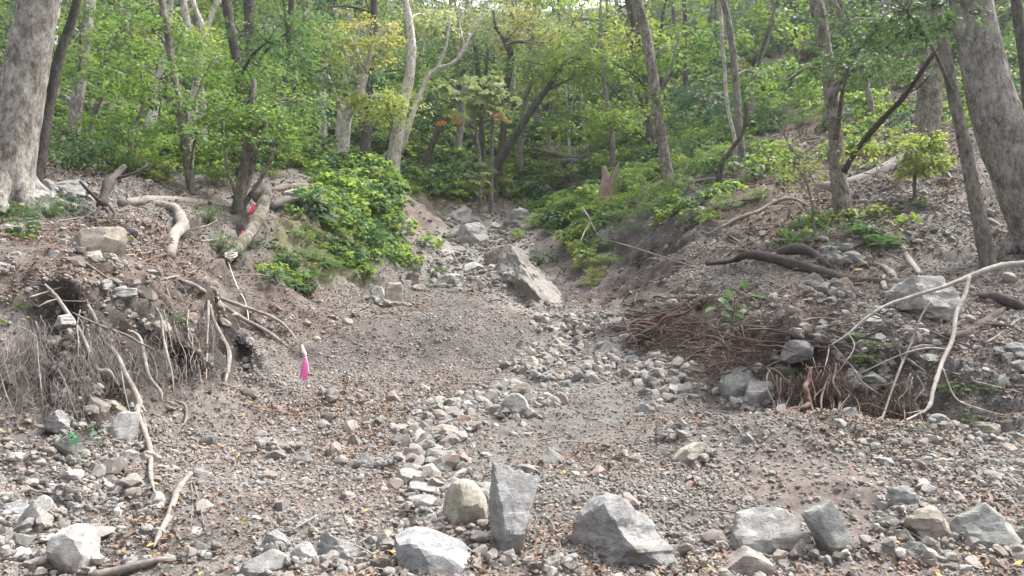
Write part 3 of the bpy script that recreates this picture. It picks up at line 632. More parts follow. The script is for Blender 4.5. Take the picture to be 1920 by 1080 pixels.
def tree(label, trunk, Y, bark, branches=(), blobs=(), cat='tree', name='tree', group=None, ext=5.0, L=None, sides=12, flare=1.35, rough=.1):
    T = [at(px, py, Y) for px, py, w in trunk]; R = [w/2*Y/F for px, py, w in trunk]
    b = T[0].copy(); gz = float(H(b[0], b[1])); base = np.array([b[0], b[1], gz])
    dn = T[0]-T[1]; dn /= np.linalg.norm(dn)
    low = base + np.array([dn[0]*.2, dn[1]*.1, -.35])
    T = [low]+T; R = [R[0]*flare]+R
    if T[1][2]-gz > 1.0: pass
    if trunk[-1][1] < 15 and ext > 0:
        dv = T[-1]-T[-2]; dv /= np.linalg.norm(dv); dv = dv*.7+np.array([0, 0, .3]); dv /= np.linalg.norm(dv)
        T += [T[-1]+dv*ext*.5, T[-1]+dv*ext]; R += [R[-1]*.75, R[-1]*.35]
    e = empty(name, tuple(base)); tag(e, label, cat, group)
    mb = MB(); tube(mb, T, R, sides, 6 if sides < 16 else 22, rough, len(label)); o = mb.build('trunk', BARK[bark], e)
    if sides >= 16:
        for k in range(6):
            a = math.pi*(.95+1.15*k/5)+random.uniform(-.15, .15); r0 = R[1]; dd = np.array([math.cos(a), math.sin(a), 0]); mb = MB()
            p0 = T[1]+dd*r0*.6; p0[2] = gz+r0*.7; p1 = base+dd*r0*1.45; p1[2] = float(H(p1[0], p1[1]))+r0*.1; p2 = base+dd*r0*random.uniform(2.0, 2.9)+np.array([random.gauss(0, .1), 0, 0]); p2[2] = float(H(p2[0], p2[1]))-.06
            tube(mb, [p0, p1, p2], [r0*.34, r0*.24, r0*.08], 10, 6, .25, k); mb.build('root', BARK[bark], e)
    for br in branches:
        mb = MB(); pl = [at(p[0], p[1], Y+(p[3] if len(p) > 3 else 0)) for p in br]; tube(mb, pl, [max(.006, p[2]/2*Y/F) for p in br], 8, 5, .1, 3); mb.build('branch', BARK[bark], e)
    if blobs:
        mb = MB(); bm = MB(); Ta = np.array(T); Ra = np.array(R); TT, RR = smoothline(Ta, Ra, 6)
        for (px, py, rx, ry, ns, pal, dy) in blobs:
            C = at(px, py, Y+dy); k = (Y+dy)/F; RX = rx*k; RZ = ry*k
            l = L or max(.075, min(.15, .0052*(Y+dy)+.012))
            S = foliage(mb, C, (RX, min(RX, 1.6+.02*Y), RZ), ns, 34, l, pal, rs=max(.28, .022*Y))
            i = int(np.argmin(np.abs(TT[:, 2]-(C[2]-.5)) + .2*np.linalg.norm(TT-C, axis=1))); a = TT[i]
            if np.linalg.norm(C-a) < 6:
                mid = (a+C)/2 + np.array([0, 0, .12]); r0 = min(RR[i]*.4, .05); tube(bm, [a, mid, C], [r0, r0*.7, r0*.4], 6, 4, .1)
            for s in S[:min(7, len(S))]: tube(bm, [C, (C+s)/2+np.array([0, 0, .05]), s], [.012, .008, .004], 4, 3, 0)
        mb.build('crown', ML, e)
        if bm.V: bm.build('branch', BARK[bark], e)
    return e

# --- named trees
tree('huge pale barked tree leaning in from the left edge of the picture', [(8,372,112),(16,300,96),(36,200,84),(58,80,76),(74,0,72)], 9.5, 'beech', [[(20,130,16),(-20,150,14),(-60,165,10)]], [(-40,-120,200,100,18,'green',.6),(190,-130,190,90,18,'green',.3)], sides=44, flare=1.2)
tree('dark slanting trunk close behind the huge left tree', [(68,330,30),(88,210,22),(116,90,18),(145,0,15)], 10.4, 'dark')
tree('straight pale grey tree standing second from the left edge', [(133,305,26),(142,210,24),(155,110,22),(168,10,22)], 14.5, 'beech', [], [(150,60,90,60,22,'green',-.8),(110,180,70,60,18,'mid',.6)])
tree('thin pale leaning tree right of the straight pale grey one', [(150,310,12),(185,190,10),(212,90,9),(240,20,8)], 15.5, 'grey', [[(185,190,7),(215,110,6),(250,50,5)]], [(230,60,80,60,20,'green',0),(215,150,60,45,14,'green',-1)])
tree('slim dark pole tree bent in the middle among the left foliage', [(368,395,18),(352,310,17),(338,210,14),(322,120,15),(312,40,13),(303,0,13)], 12.2, 'grey', [], [(300,150,90,50,30,'green',-.5),(280,60,100,50,28,'green',.3),(370,250,80,40,18,'green',-.4)])
tree('white forked tree shining through the left foliage', [(352,330,18),(362,210,17),(372,140,16),(385,60,14)], 19, 'white', [[(385,60,12),(398,25,10),(412,0,9)],[(385,60,12),(368,20,9),(362,0,9)]], [(400,110,80,50,26,'green',-1.5),(340,60,70,40,18,'yg',-.8)])
tree('dark trunk in the left foliage with a wavy stem', [(452,345,24),(458,240,22),(446,130,20),(434,60,18),(424,0,18)], 16, 'dark', [], [(470,170,80,60,34,'green',-1.5),(500,80,90,60,30,'mid',-.6),(420,250,70,50,22,'green',-1.2)])
tree('thick dark trunk high in the left foliage', [(480,310,30),(476,150,28),(470,40,26),(468,0,26)], 20, 'dark', [], [(540,60,90,60,30,'mid',-1),(530,180,70,70,30,'green',-2)])
tree('mossy short stem clump above the leaning white log', [(436,440,26),(448,380,24),(458,320,20),(470,240,16),(476,150,10)], 12.8, 'mottled', [[(444,400,8),(480,300,6),(500,200,4)],[(450,390,7),(425,310,5),(418,220,4)],[(450,390,7),(490,330,5),(540,230,4)],[(440,420,6),(455,300,5),(452,200,4)],[(448,400,6),(470,320,5),(482,180,4)],[(452,400,6),(505,310,4),(525,250,3)]], [(500,230,70,60,30,'green',-.4),(420,210,60,45,20,'green',-.4),(545,190,60,45,18,'mid',.2)])
tree('thin grey tree with leafy top behind the left bank', [(232,370,9),(250,250,7),(270,190,6),(262,120,5)], 13, 'grey', [[(238,330,6),(258,270,5),(275,235,4)]], [(240,250,80,50,30,'green',-.6),(190,130,90,50,24,'green',0),(250,310,70,35,18,'yg',-.6),(110,275,60,40,16,'mid',0)])
tree('low green sapling hiding the foot of the pale trees at left', [(200,345,6),(210,300,5),(205,260,4)], 12, 'grey', [], [(170,290,70,40,24,'mid',-.3),(280,340,50,25,14,'yg',.2),(120,250,40,40,10,'mid',0)])
tree('pale crooked tree on the left rim of the gully', [(643,322,24),(645,262,22),(652,218,19),(672,178,17),(684,140,15)], 22, 'white', [[(684,140,11),(672,105,9),(655,70,7)],[(684,140,10),(700,90,7),(720,50,5)],[(650,225,8),(630,180,6),(615,140,4)]], [(640,90,60,35,26,'yg',-.8),(610,150,55,35,20,'green',-.5),(700,70,60,40,20,'yellow',-.5),(690,180,45,25,14,'yg',-1),(600,60,70,45,22,'green',.6)])
tree('pale trunk with a bare crooked white bough at the centre left', [(738,310,26),(744,255,24),(756,195,22),(768,140,20),(772,80,16),(764,20,14),(760,0,13)], 23.5, 'white',
     [[(752,285,12,.6),(775,210,11,.8),(800,150,10,.9),(818,130,10,.9),(850,118,8,.9),(872,88,7,.9),(880,62,6,.9)],[(818,130,7,.9),(834,95,6,.9),(842,50,5,.9),(850,15,4,.9)],[(872,88,5,.9),(862,50,4,.9),(868,20,3,.9)],[(875,78,4,.9),(895,50,3,.9),(902,25,2.5,.9)],[(742,270,7),(722,290,6),(712,300,5)]], [(760,190,45,25,14,'yg',-1),(715,210,40,30,12,'yg',-1),(800,30,60,40,18,'pale',.8)])
tree('dark slender tree leaning right behind the bare white bough', [(800,300,13),(822,245,12),(848,195,10),(870,130,8)], 27, 'dark', [], [(850,110,70,45,22,'mid',1),(800,190,50,40,14,'blue',1)])
tree('dark twisted trunk in the upper centre with a leafy head', [(936,318,13),(944,240,13),(946,180,14),(958,110,14),(948,78,13)], 28, 'dark', [[(948,80,8),(985,78,6),(1020,82,4)],[(948,80,7),(930,50,5),(925,20,4)]], [(960,50,80,40,26,'pale',0),(1000,30,70,40,20,'yellow',1),(900,30,60,40,20,'pale',1)])
tree('two stemmed dark tree behind the upper centre', [(905,320,12),(902,200,11),(893,100,10),(890,60,8)], 30, 'dark', [[(903,220,8),(912,130,7),(915,90,5)]], [(890,110,60,40,18,'mid',0),(840,60,60,40,16,'mid',1)])
tree('black leaning tree trunk at the head of the gully', [(928,322,17),(960,265,15),(998,205,13),(1030,160,11),(1050,128,9)], 26, 'dark', [[(1050,128,6),(1080,112,5),(1110,108,3)]], [(1070,108,60,14,24,'lime',-.6),(1110,140,50,14,14,'lime',-.4),(1010,120,55,20,14,'green',.5)])
tree('grey curved tree left of the black leaning trunk', [(975,315,10),(980,215,9),(995,160,8),(1030,125,6)], 28, 'grey', [[(1000,150,6),(992,110,5),(1000,60,4)]], [(1030,118,45,16,12,'lime',0),(990,60,60,40,18,'yg',0)])
tree('slim white sapling pair on the slope above the gully head', [(1068,290,6),(1064,220,6),(1060,160,5),(1052,110,3)], 30, 'white', [[(1064,230,4),(1076,180,3),(1082,120,2.5)],[(1103,292,5),(1092,220,5),(1090,150,4),(1086,100,3)]], [(1070,110,50,30,14,'yg',0),(1090,200,40,25,10,'green',0)])
tree('thin forked sapling with yellow leaves above the gully head', [(1026,270,4),(1012,210,3.5),(1002,160,3)], 29, 'grey', [[(1030,250,3),(1030,190,2.5)]], [(1010,150,40,25,12,'yg',0)])
tree('tall mottled pale tree right of the gully rising out of the picture', [(1257,355,24),(1248,300,21),(1236,225,20),(1224,140,20),(1210,60,20),(1196,0,20)], 18, 'mottled', [[(1232,190,6),(1260,120,5),(1275,60,4)]], [(1260,90,70,35,18,'green',.5),(1190,60,60,40,16,'yg',.6),(1210,180,45,22,10,'lime',.4)])
tree('dark trunk close left of the tall mottled tree', [(1226,300,16),(1214,210,13),(1208,120,13),(1192,50,14),(1178,0,14)], 25, 'dark', [[(1208,130,8),(1180,70,6),(1150,40,4)],[(1214,205,6),(1170,190,5),(1120,135,4),(1085,125,3)]], [(1150,120,60,16,16,'lime',-.5),(1150,215,50,30,20,'lime',-2),(1130,60,80,40,24,'pale',1)])
tree('slender grey twin pole, the thicker stem, on the right slope', [(1390,285,15),(1384,210,14),(1376,110,13),(1364,30,12),(1356,0,12)], 17, 'grey', [], [(1420,140,80,22,18,'green',1),(1340,70,60,30,14,'green',1)])
tree('slender pale twin pole, the thinner stem, on the right slope', [(1378,265,8),(1364,200,7),(1357,110,7),(1350,0,7)], 17.2, 'white', [], [(1310,180,60,25,14,'blue',1.2)])
tree('short dark sickle shaped sapling curving up beside the twin poles', [(1352,312,12),(1368,285,9),(1392,250,8),(1399,215,8),(1397,192,6)], 16, 'dark', ext=0)
tree('mossy grey tree in the middle of the right slope', [(1582,402,38),(1572,330,29),(1566,250,26),(1552,130,26),(1538,40,26),(1531,0,26)], 12, 'mottled', [], [(1640,60,110,55,26,'dark',-1.5),(1590,130,70,30,14,'mid',-1.8),(1480,150,60,25,12,'green',2),(1760,40,90,45,20,'dark',-1.5)], sides=28)
tree('black and white pole crossing behind the mossy grey tree', [(1632,195,12),(1622,150,12),(1606,100,10),(1585,50,10),(1563,0,10)], 20, 'mottled', [[(1606,60,6),(1590,30,5),(1572,0,5)]], [(1640,40,60,30,14,'green',1)])
tree('patchy black and white thick trunk left of the big right tree', [(1728,300,64),(1738,240,46),(1744,150,42),(1742,60,40),(1736,0,40)], 14, 'mottled', [], [(1700,100,90,40,16,'mid',-1)], sides=28)
tree('dark olive trunk standing close left of the big right tree', [(1852,488,28),(1830,380,25),(1806,260,23),(1784,160,22),(1764,60,21),(1756,0,21)], 9.2, 'grey', [], [(1700,20,110,40,18,'dark',-1.2)], sides=14)
tree('biggest tree at right with silvery bark leaning out of the picture', [(1990,475,135),(1955,420,110),(1898,300,92),(1850,150,80),(1820,0,78)], 9.6, 'beech', [], [(1800,-140,260,110,26,'green',.5),(1990,-100,160,90,16,'green',.3)], sides=44, flare=1.25)
tree('dark trunk at the top right edge behind the biggest tree', [(1934,250,20),(1918,100,18),(1905,0,18)], 15, 'dark', [], [(1900,180,60,60,18,'green',1),(1930,60,60,50,14,'mid',.5)])
tree('low maple sapling with yellow green leaves beside the patchy trunk', [(1715,330,6),(1720,290,5),(1725,250,4)], 12.5, 'grey', [], [(1728,290,38,24,20,'yg',-.3),(1745,255,28,18,10,'yg',-.3),(1700,262,25,14,6,'lime',0)], L=.09)
tree('scraggly sapling with thin yellow leaves in front of the right slope', [(1520,370,4),(1500,320,3.5),(1470,250,3),(1455,210,2)], 11, 'grey', [[(1500,320,3),(1450,280,2)],[(1490,300,2.5),(1560,250,2)]], [(1490,290,60,50,7,'yg',0),(1630,260,60,30,5,'yg',0),(1440,300,30,30,3,'lime',0)], L=.075)

# tree with separate big palmate leaves above the gully head
def palm_leaf_mesh(seed):
    r = np.random.default_rng(seed); mb = MB()
    for a in np.linspace(-2.0, 2.0, 7):
        l = .5*(1-.12*abs(a)); d = np.array([math.cos(a), math.sin(a), -.12]); s = np.array([-d[1], d[0], 0]); w = .17*l/.5
        V = np.array([[0, 0, 0], d*l*.35+s*w*.6+[0, 0, .02], d*l*.7+s*w+[0, 0, 0], d*l+[0, 0, -.1], d*l*.7-s*w, d*l*.35-s*w*.6+[0, 0, .02], d*l*.7+[0, 0, -.04]])
        mb.add(V, np.array([[0, 5, 6, 1], [1, 6, 3, 2], [5, 4, 3, 6]]), None, np.ones((7, 3))*r.uniform(.85, 1.1))
    return mb
def mat_objleaf():
    m = M('broad_leaf', .55, .3); c = m.objcol(); m.color(c)
    tr = m.t.nodes.new('ShaderNodeBsdfTranslucent'); mx = m.t.nodes.new('ShaderNodeMixShader'); mx.inputs[0].default_value = .35
    hv = m.t.nodes.new('ShaderNodeHueSaturation'); hv.inputs['Value'].default_value = 1.6; m.lk(c, hv.inputs['Color']); m.lk(hv.outputs[0], tr.inputs['Color'])
    out = m.t.nodes['Material Output']; m.lk(m.b.outputs[0], mx.inputs[1]); m.lk(tr.outputs[0], mx.inputs[2]); m.lk(mx.outputs[0], out.inputs[0]); return m.m
MOL = mat_objleaf(); PLM = []
for k in range(4):
    mb = palm_leaf_mesh(k); me = npmesh('leaf', np.concatenate(mb.V), [np.concatenate(mb.Q)], None, True); me.materials.append(MOL); PLM.append(me)
def palmtree(label, trunk, Y, spots, br):
    e = tree(label, trunk, Y, 'grey', br, (), ext=0); b = Vector(e.location)
    for (px, py, rx, ry, n, pal) in spots:
        for i in range(n):
            a = random.uniform(0, 6.28); q = math.sqrt(random.random()); p = at(px+rx*q*math.cos(a), py+ry*q*math.sin(a), Y+random.uniform(-.8, .8))
            o = link('leaf', random.choice(PLM), None, e); o.location = Vector(p)-b; s = random.uniform(.36, .62); o.scale = (s, s, s)
            o.rotation_euler = (random.gauss(0, .35), random.gauss(.1, .35), random.uniform(0, 6.28))
            A, B = map(np.array, FP[pal]); t = random.random(); o.color = (*((A*(1-t)+B*t)*random.uniform(.85, 1.15)), 1)
palmtree('slim tree with big pale hand shaped leaves turning orange at the gully head', [(900,365,8),(900,300,7),(890,230,6),(886,185,4)], 24,
         [(895,165,62,26,60,'pale'),(870,205,35,10,9,'yg'),(940,195,30,26,16,'pale'),(935,220,24,10,4,'orange'),(835,175,25,12,10,'pale'),(845,225,25,6,4,'orange'),(895,325,30,22,14,'pale')], [[(893,265,4),(880,240,3),(872,225,2)],[(886,185,4),(850,165,2.5)],[(888,200,4),(925,165,2.5)],[(888,190,4),(900,150,2)]])
palmtree('slim straight sapling beside the tree with hand shaped leaves', [(921,345,9),(922,280,8),(925,210,6)], 24.5, [(925,200,25,15,10,'pale'),(905,345,20,20,6,'yg')], [])

# --- background forest: a few kinds, copied up the hill
def bgkind(seed, hgt, bark, pal, pal2, ns, lean, low=.25):
    r = np.random.default_rng(seed); e = empty('tree', (0, 0, 0)); mb = MB()
    pl = [np.array([lean*hgt*t*t + .25*math.sin(t*7+seed), .2*math.cos(t*5+seed), hgt*t]) for t in (0, .15, .35, .55, .75, .9, 1)]; pl[0] = np.array([0, 0, -.4])
    R = .011*hgt; rad = [R*1.5, R, R*.85, R*.65, R*.45, R*.25, .02]; tube(mb, pl, rad, 8, 4, .1, seed)
    TT, RR = smoothline(pl, rad, 4); br = MB(); cr = MB()
    for k in range(9):
        t = low+(.98-low)*(k+r.random())/9; i = int(t*(len(TT)-1)); a = TT[i]; an = r.uniform(0, 6.28); ln = (1.1+1.6*r.random())*(1.15-.5*t)*hgt/10
        C = a+np.array([math.cos(an)*ln, math.sin(an)*ln, .35*ln+.2]); tube(br, [a, (a+C)/2+[0, 0, .1], C], [RR[i]*.45, RR[i]*.3, .012], 6, 3, .1)
        S = foliage(cr, C, (ln*.75, ln*.75, .45+.22*ln), ns, 24, .17, pal if r.random() < .7 else pal2, rs=.5, r=r)
        for s in S[:5]: tube(br, [C, s], [.014, .005], 4, 2, 0)
    mb.build('trunk', BARK[bark], e); br.build('branch', BARK[bark], e); cr.build('crown', ML, e); return e
KIND = [(bgkind(1, 12, 'dark', 'green', 'mid', 10, .06), 'dark stemmed broadleaf tree'), (bgkind(2, 11, 'white', 'green', 'yg', 9, -.05), 'pale stemmed broadleaf tree'),
        (bgkind(3, 13, 'grey', 'yg', 'pale', 9, .03), 'grey stemmed yellow green tree'), (bgkind(4, 9, 'dark', 'blue', 'mid', 11, -.1, .12), 'low branched dark green tree'), (bgkind(5, 8, 'grey', 'lime', 'green', 9, .12, .15), 'young light green tree')]
def copy_tree(o):
    c = o.copy(); COL.objects.link(c)
    for ch in o.children: d = ch.copy(); COL.objects.link(d); d.parent = c
    return c
used = set(); BGT = []
def bgtree(x, y, k, sc=1.0):
    e, nm = KIND[k]
    o = e if k not in used else copy_tree(e); used.add(k); BGT.append((x, y))
    o.location = (x, y, float(H(x, y))-.1); o.rotation_euler = (random.gauss(0, .05), random.gauss(0, .05), random.uniform(0, 6.28)); s = sc*random.uniform(.8, 1.25); o.scale = (s, s, s*random.uniform(.9, 1.15))
    wh = 'on the far left hillside' if x < -.12*y else ('on the far right hillside' if x > .14*y else 'behind the gully head')
    hz_ = 'small' if s < .93 else ('tall' if s > 1.1 else 'medium tall'); tag(o, f'{hz_} {nm} {wh}', 'tree', f'{hz_} {nm}s {wh}')
n = 0
while n < 140:
    y = 24+66*random.random()**1.35; x = random.uniform(-.72, .72)*y; u = x/y
    if y < 32 and -.15 < u < .12: continue
    if y > 50 and -.1 < u < .14 and random.random() < .2: continue
    if u > .2 and y < 30 and random.random() < .75: continue
    if any((x-a)**2+(y-b)**2 < (1.6+.012*y)**2 for a, b in BGT): continue
    k = random.choices(range(5), [1, 2, 6, 0, 5] if -.12 < u < .14 else ([3, 3, 1, 3, 2] if u < 0 else [3, 1, 1, 5, 2]))[0]  # centre favours pale yellow-green leaves, the backlit canopy glow put into their colour
    bgtree(x, y, k); n += 1

# --- bushes and herbs
def bushkind(seed, pal, L, ns, nl=30, flat=.6, stem=True):
    r = np.random.default_rng(seed); e = empty('bush', (0, 0, 0)); cr = MB(); st = MB()
    S = foliage(cr, (0, 0, .5), (.8, .8, .5*flat/.6), ns, nl, L, pal, rs=.24, shell=1.9, r=r); foliage(cr, (0, 0, .5), (.85, .85, .5), 5, nl, L*1.3, {'green': 'lime', 'mid': 'green', 'yg': 'pale', 'lime': 'yg', 'blue': 'mid', 'pale': 'yg', 'dark': 'mid'}[pal], rs=.25, r=r)
    for s in S[:26]: tube(st, [(r.normal(0, .05), r.normal(0, .05), -.1), s*np.array([.45, .45, .6]), s], [.014, .009, .004], 4, 3, 0)
    cr.build('foliage', ML, e); st.build('stem', BARK['grey'], e); return e
BK = {'green': bushkind(11, 'green', 0.065, 56), 'mid': bushkind(12, 'mid', 0.061, 56), 'yg': bushkind(13, 'yg', 0.072, 48), 'lime': bushkind(14, 'lime', 0.072, 48), 'blue': bushkind(15, 'blue', 0.065, 56), 'pale': bushkind(16, 'pale', 0.072, 48), 'dark': bushkind(17, 'dark', 0.061, 56)}
bused = set()
BN = {'green': 'fresh green', 'mid': 'mid green', 'yg': 'yellow green', 'lime': 'light green', 'blue': 'bluish green', 'pale': 'pale green', 'dark': 'dark green'}
def bush(px, py, w, pal, where, hk=1.0, label=None, Y=None):
    h = hit(px, py) if Y is None else at(px, py, Y); s = w/1.55*h[1]/F
    e = BK[pal]; o = e if pal not in bused else copy_tree(e); bused.add(pal)
    o.location = tuple(h); o.scale = (s, s, s*hk); o.rotation_euler = (0, 0, random.uniform(0, 6.28))
    tag(o, label or f'{BN[pal]} bush {where}', 'bush', None if label else f'{BN[pal]} bushes {where}')
for a in [(590,450,66,'green'),(635,445,60,'lime'),(570,435,46,'green'),(668,470,56,'green'),(700,440,56,'pale'),(560,485,80,'mid'),(595,495,76,'green'),(630,500,64,'lime'),(545,530,70,'mid'),(575,525,60,'green'),(600,520,60,'mid'),(535,495,60,'dark'),(560,450,70,'green'),(590,470,70,'lime'),(520,470,46,'mid'),(575,505,56,'yg'),(530,520,56,'green'),(715,480,36,'green'),(690,500,36,'pale'),(660,410,56,'pale'),(690,390,60,'pale'),(735,400,40,'pale'),(725,440,36,'lime'),(520,505,36,'mid'),(675,430,46,'lime'),(620,470,46,'green'),(650,425,46,'green'),(705,465,40,'green'),(740,430,34,'pale'),(610,425,44,'lime')]: bush(a[0], a[1], a[2]*.78, a[3], 'on the spur left of the gully', .6)
for a in [(660,350,70,'pale'),(700,335,80,'yg'),(740,325,70,'yg'),(770,320,70,'yg'),(800,325,70,'lime'),(830,340,70,'lime'),(858,352,60,'lime'),(880,362,45,'green'),(632,338,40,'pale'),(725,355,60,'pale'),(780,300,60,'yg')]: bush(a[0], a[1], a[2]*.6, a[3], 'along the left rim of the gully head', .7)
for a in [(960,350,60,'green'),(1000,345,70,'green'),(1030,335,60,'green'),(950,330,60,'mid'),(1080,345,60,'green'),(870,320,60,'blue'),(900,345,45,'green'),(1010,310,60,'mid'),(1060,310,60,'green'),(980,370,40,'green')]: bush(*a, 'at the head of the gully')
for a in [(1060,395,60,'lime'),(1100,390,60,'green'),(1130,385,60,'lime'),(1160,420,60,'green'),(1185,440,50,'mid'),(1230,405,60,'green'),(1270,410,50,'lime'),(1290,425,44,'mid'),(1095,455,56,'lime'),(1120,525,44,'yg'),(1095,510,50,'yg'),(1140,500,44,'green'),(1080,450,50,'green'),(1040,410,55,'green'),(1075,405,60,'green'),(1110,408,60,'green'),(1145,400,60,'lime'),(1000,430,45,'lime'),(1020,415,45,'lime'),(1180,395,60,'lime'),(1215,385,60,'green'),(1250,395,55,'green'),(1200,415,50,'mid'),(1110,440,60,'green'),(1090,480,55,'yg'),(1120,500,45,'yg'),(1105,540,40,'yg'),(1130,470,40,'green'),(972,450,36,'lime')]: bush(*a, 'on the bank right of the rock rib')
for a in [(1120,300,70,'green'),(1160,290,90,'lime'),(1150,330,70,'green'),(1200,310,80,'green'),(1200,345,70,'green'),(1240,330,60,'mid'),(1180,365,70,'green'),(1290,300,90,'green'),(1330,280,90,'green'),(1270,260,90,'blue'),(1300,330,80,'green'),(1340,310,70,'lime'),(1270,370,70,'green'),(1240,370,60,'lime'),(1420,240,70,'blue'),(1460,230,70,'mid'),(1360,240,90,'blue'),(1320,220,100,'blue'),(1400,190,100,'blue'),(1480,180,80,'mid'),(1520,200,80,'green'),(1620,180,70,'mid'),(1680,170,80,'green'),(1420,380,50,'green'),(1360,400,60,'green'),(1330,420,50,'lime'),(1400,290,60,'green'),(1460,290,50,'lime'),(1500,240,60,'green'),(1560,230,60,'green'),(1290,215,90,'blue'),(1240,280,80,'blue')]: bush(*a, 'on the green right slope')
for a in [(1560,420,60,'green'),(1600,450,60,'mid'),(1640,470,60,'mid'),(1520,460,60,'mid'),(1670,455,45,'green'),(1480,470,45,'mid'),(1900,260,60,'green'),(1905,330,60,'mid')]: bush(*a, 'below the mossy grey tree', .7)
for a in [(90,410,70,'mid'),(30,410,60,'mid'),(130,400,60,'blue'),(190,310,90,'mid'),(250,330,90,'green'),(310,340,80,'mid'),(330,300,80,'green'),(400,350,70,'green'),(410,470,60,'mid'),(390,420,60,'mid'),(440,490,45,'blue'),(500,312,60,'green'),(540,308,70,'pale'),(580,302,70,'yg'),(505,335,40,'lime'),(300,300,90,'mid'),(220,270,90,'mid'),(470,470,40,'blue')]: bush(*a, 'at the edge of the wood on the left bank')
for px, py, w, pal, lb in [(850,448,34,'dark','small dark bush growing beside the cream boulder high in the gully'),(1640,660,50,'mid','leafy herb on the litter of the right bank between twigs'),(1600,640,40,'green','small bright herb left of the leafy herb on the right bank'),(1788,740,56,'green','bright green herb behind the long pale branch at right'),(1850,735,40,'mid','small herb on the gravel at the right edge'),(1620,680,40,'lime','light green herb hanging over the right bank lip'),(1820,795,50,'green','long leaved herb at the foot of the right bank'),(38,580,34,'mid','small herb on the lip of the left root bank'),(328,605,36,'mid','small herb growing out of the left root bank'),(235,455,30,'yg','tiny yellow green herb above the flat tan rock'),(1720,810,30,'mid','tiny herb at the foot of the right bank hollow'),(1900,800,34,'green','herb in the lower right hollow at the picture edge'),(1480,700,26,'green','tiny herb among the roots of the right bank'),(3,610,26,'lime','bright herb at the left picture edge')]: bush(px, py, w, pal, '', .7, lb)

HERB = []
for k, pal in enumerate(['green', 'mid', 'lime', 'green', 'blue', 'yg', 'dark']):
    mb = MB(); r = np.random.default_rng(50+k); foliage(mb, (0, 0, .14), (.16, .16, .1), 7, 9, .085, pal, rs=.13, r=r)
    HERB.append(npmesh('herb', np.concatenate(mb.V), [np.concatenate(mb.Q)], np.concatenate(mb.C)))
HC = proto('herb_kinds', HERB, ML)
def herbs(name, n, y0, y1, power, table, base, s0, s1, kinds, label):
    x, y = groundpts(n, y0, y1, power); w = wgt(x, y, table, 0)
    w = np.maximum(w, np.clip((y-16)/5, 0, 1)*base*(1-mask(POLY['soil_head'], x, y))*(1-mask(POLY['soil_scarp'], x, y))*(1-mask(POLY['upchannel'], x, y))*(1-.75*mask(POLY['slope_right'], x, y))*(1-mask(POLY['soil_hollow'], x, y)))
    cl = fbm(np.stack([x, y, 0*x], -1)*.6, 4, 33); keep = (RNG.random(n) < w) & (cl*1.9+.28 > RNG.random(n)*.7); x, y = x[keep], y[keep]; n = len(x)
    s = (s0+(s1-s0)*RNG.random(n))*np.clip(y/18, .7, 2.2)
    o = scatter(name, SURF(x, y)-[0, 0, .02], np.stack([RNG.normal(0, .2, n), RNG.normal(0, .2, n), RNG.random(n)*6.28], -1), s, RNG.choice(kinds, n), HC); tag(o, label, 'undergrowth')
herbs('undergrowth', 60000, 7, 75, 1.0, {'green_left': 1.0, 'green_right': .9, 'slope_right': .2, 'litter_left': .04, 'litter_right': .06, 'scree_right': .1}, .85, .8, 1.8, list(range(7)), 'low green undergrowth covering the forest floor and slopes')

# ferns: every frond a part
def frondmesh(seed):
    r = np.random.default_rng(seed); mb = MB(); n = 13; ts = np.linspace(.08, 1, n)
    pos = np.stack([ts*.8, 0*ts, .55*ts-.62*ts**2+.05*r.normal()*ts], -1)
    for i, t in enumerate(ts):
        l = .24*math.sin(math.pi*min(1, .12+t*.92))**.8+.02
        for sg in (-1, 1):
            d = np.array([.35, sg, -.15]); d /= np.linalg.norm(d); w = np.array([.035, 0, .0]); p = pos[i]
            mb.add(np.array([p-w*.8, p+d*l*.5-w, p+d*l, p+d*l*.5+w]), np.array([[0, 1, 2, 3]]), None, np.ones((4, 3)))
    me = npmesh('frond', np.concatenate(mb.V), [np.concatenate(mb.Q)]); me.materials.append(MOL); return me
FR = [frondmesh(k) for k in range(4)]
def fern(px, py, w, label, n=11, col=(.075, .16, .04)):
    h = hit(px, py); e = empty('fern', tuple(h)); tag(e, label, 'fern'); s = w/1.5*h[1]/F
    for i in range(n):
        o = link('frond', FR[i % 4], None, e); o.rotation_euler = (random.gauss(0, .15), random.gauss(-.15, .2), 6.28*i/n+random.gauss(0, .2)); k = s*random.uniform(.75, 1.1); o.scale = (k, k, k); o.color = (*(np.array(col)*random.uniform(.8, 1.3)), 1)
for px, py, w, lb in [(1440,565,80,'fern on the stones below the long dark log'),(1655,462,100,'large fern behind the two short stubs on the right bank'),(1615,440,80,'fern at the foot of the mossy grey tree'),(1400,545,50,'small fern left of the one below the dark log'),(1660,400,60,'fern on the scree above the large fern'),(560,520,100,'fern hanging at the front of the left spur'),(600,495,90,'fern in the middle of the left spur'),(530,500,70,'fern at the left end of the left spur'),(1730,390,60,'fern between the two leaning trunks at right'),(1485,455,70,'fern above the long dark log')]: fern(px, py, w, lb)

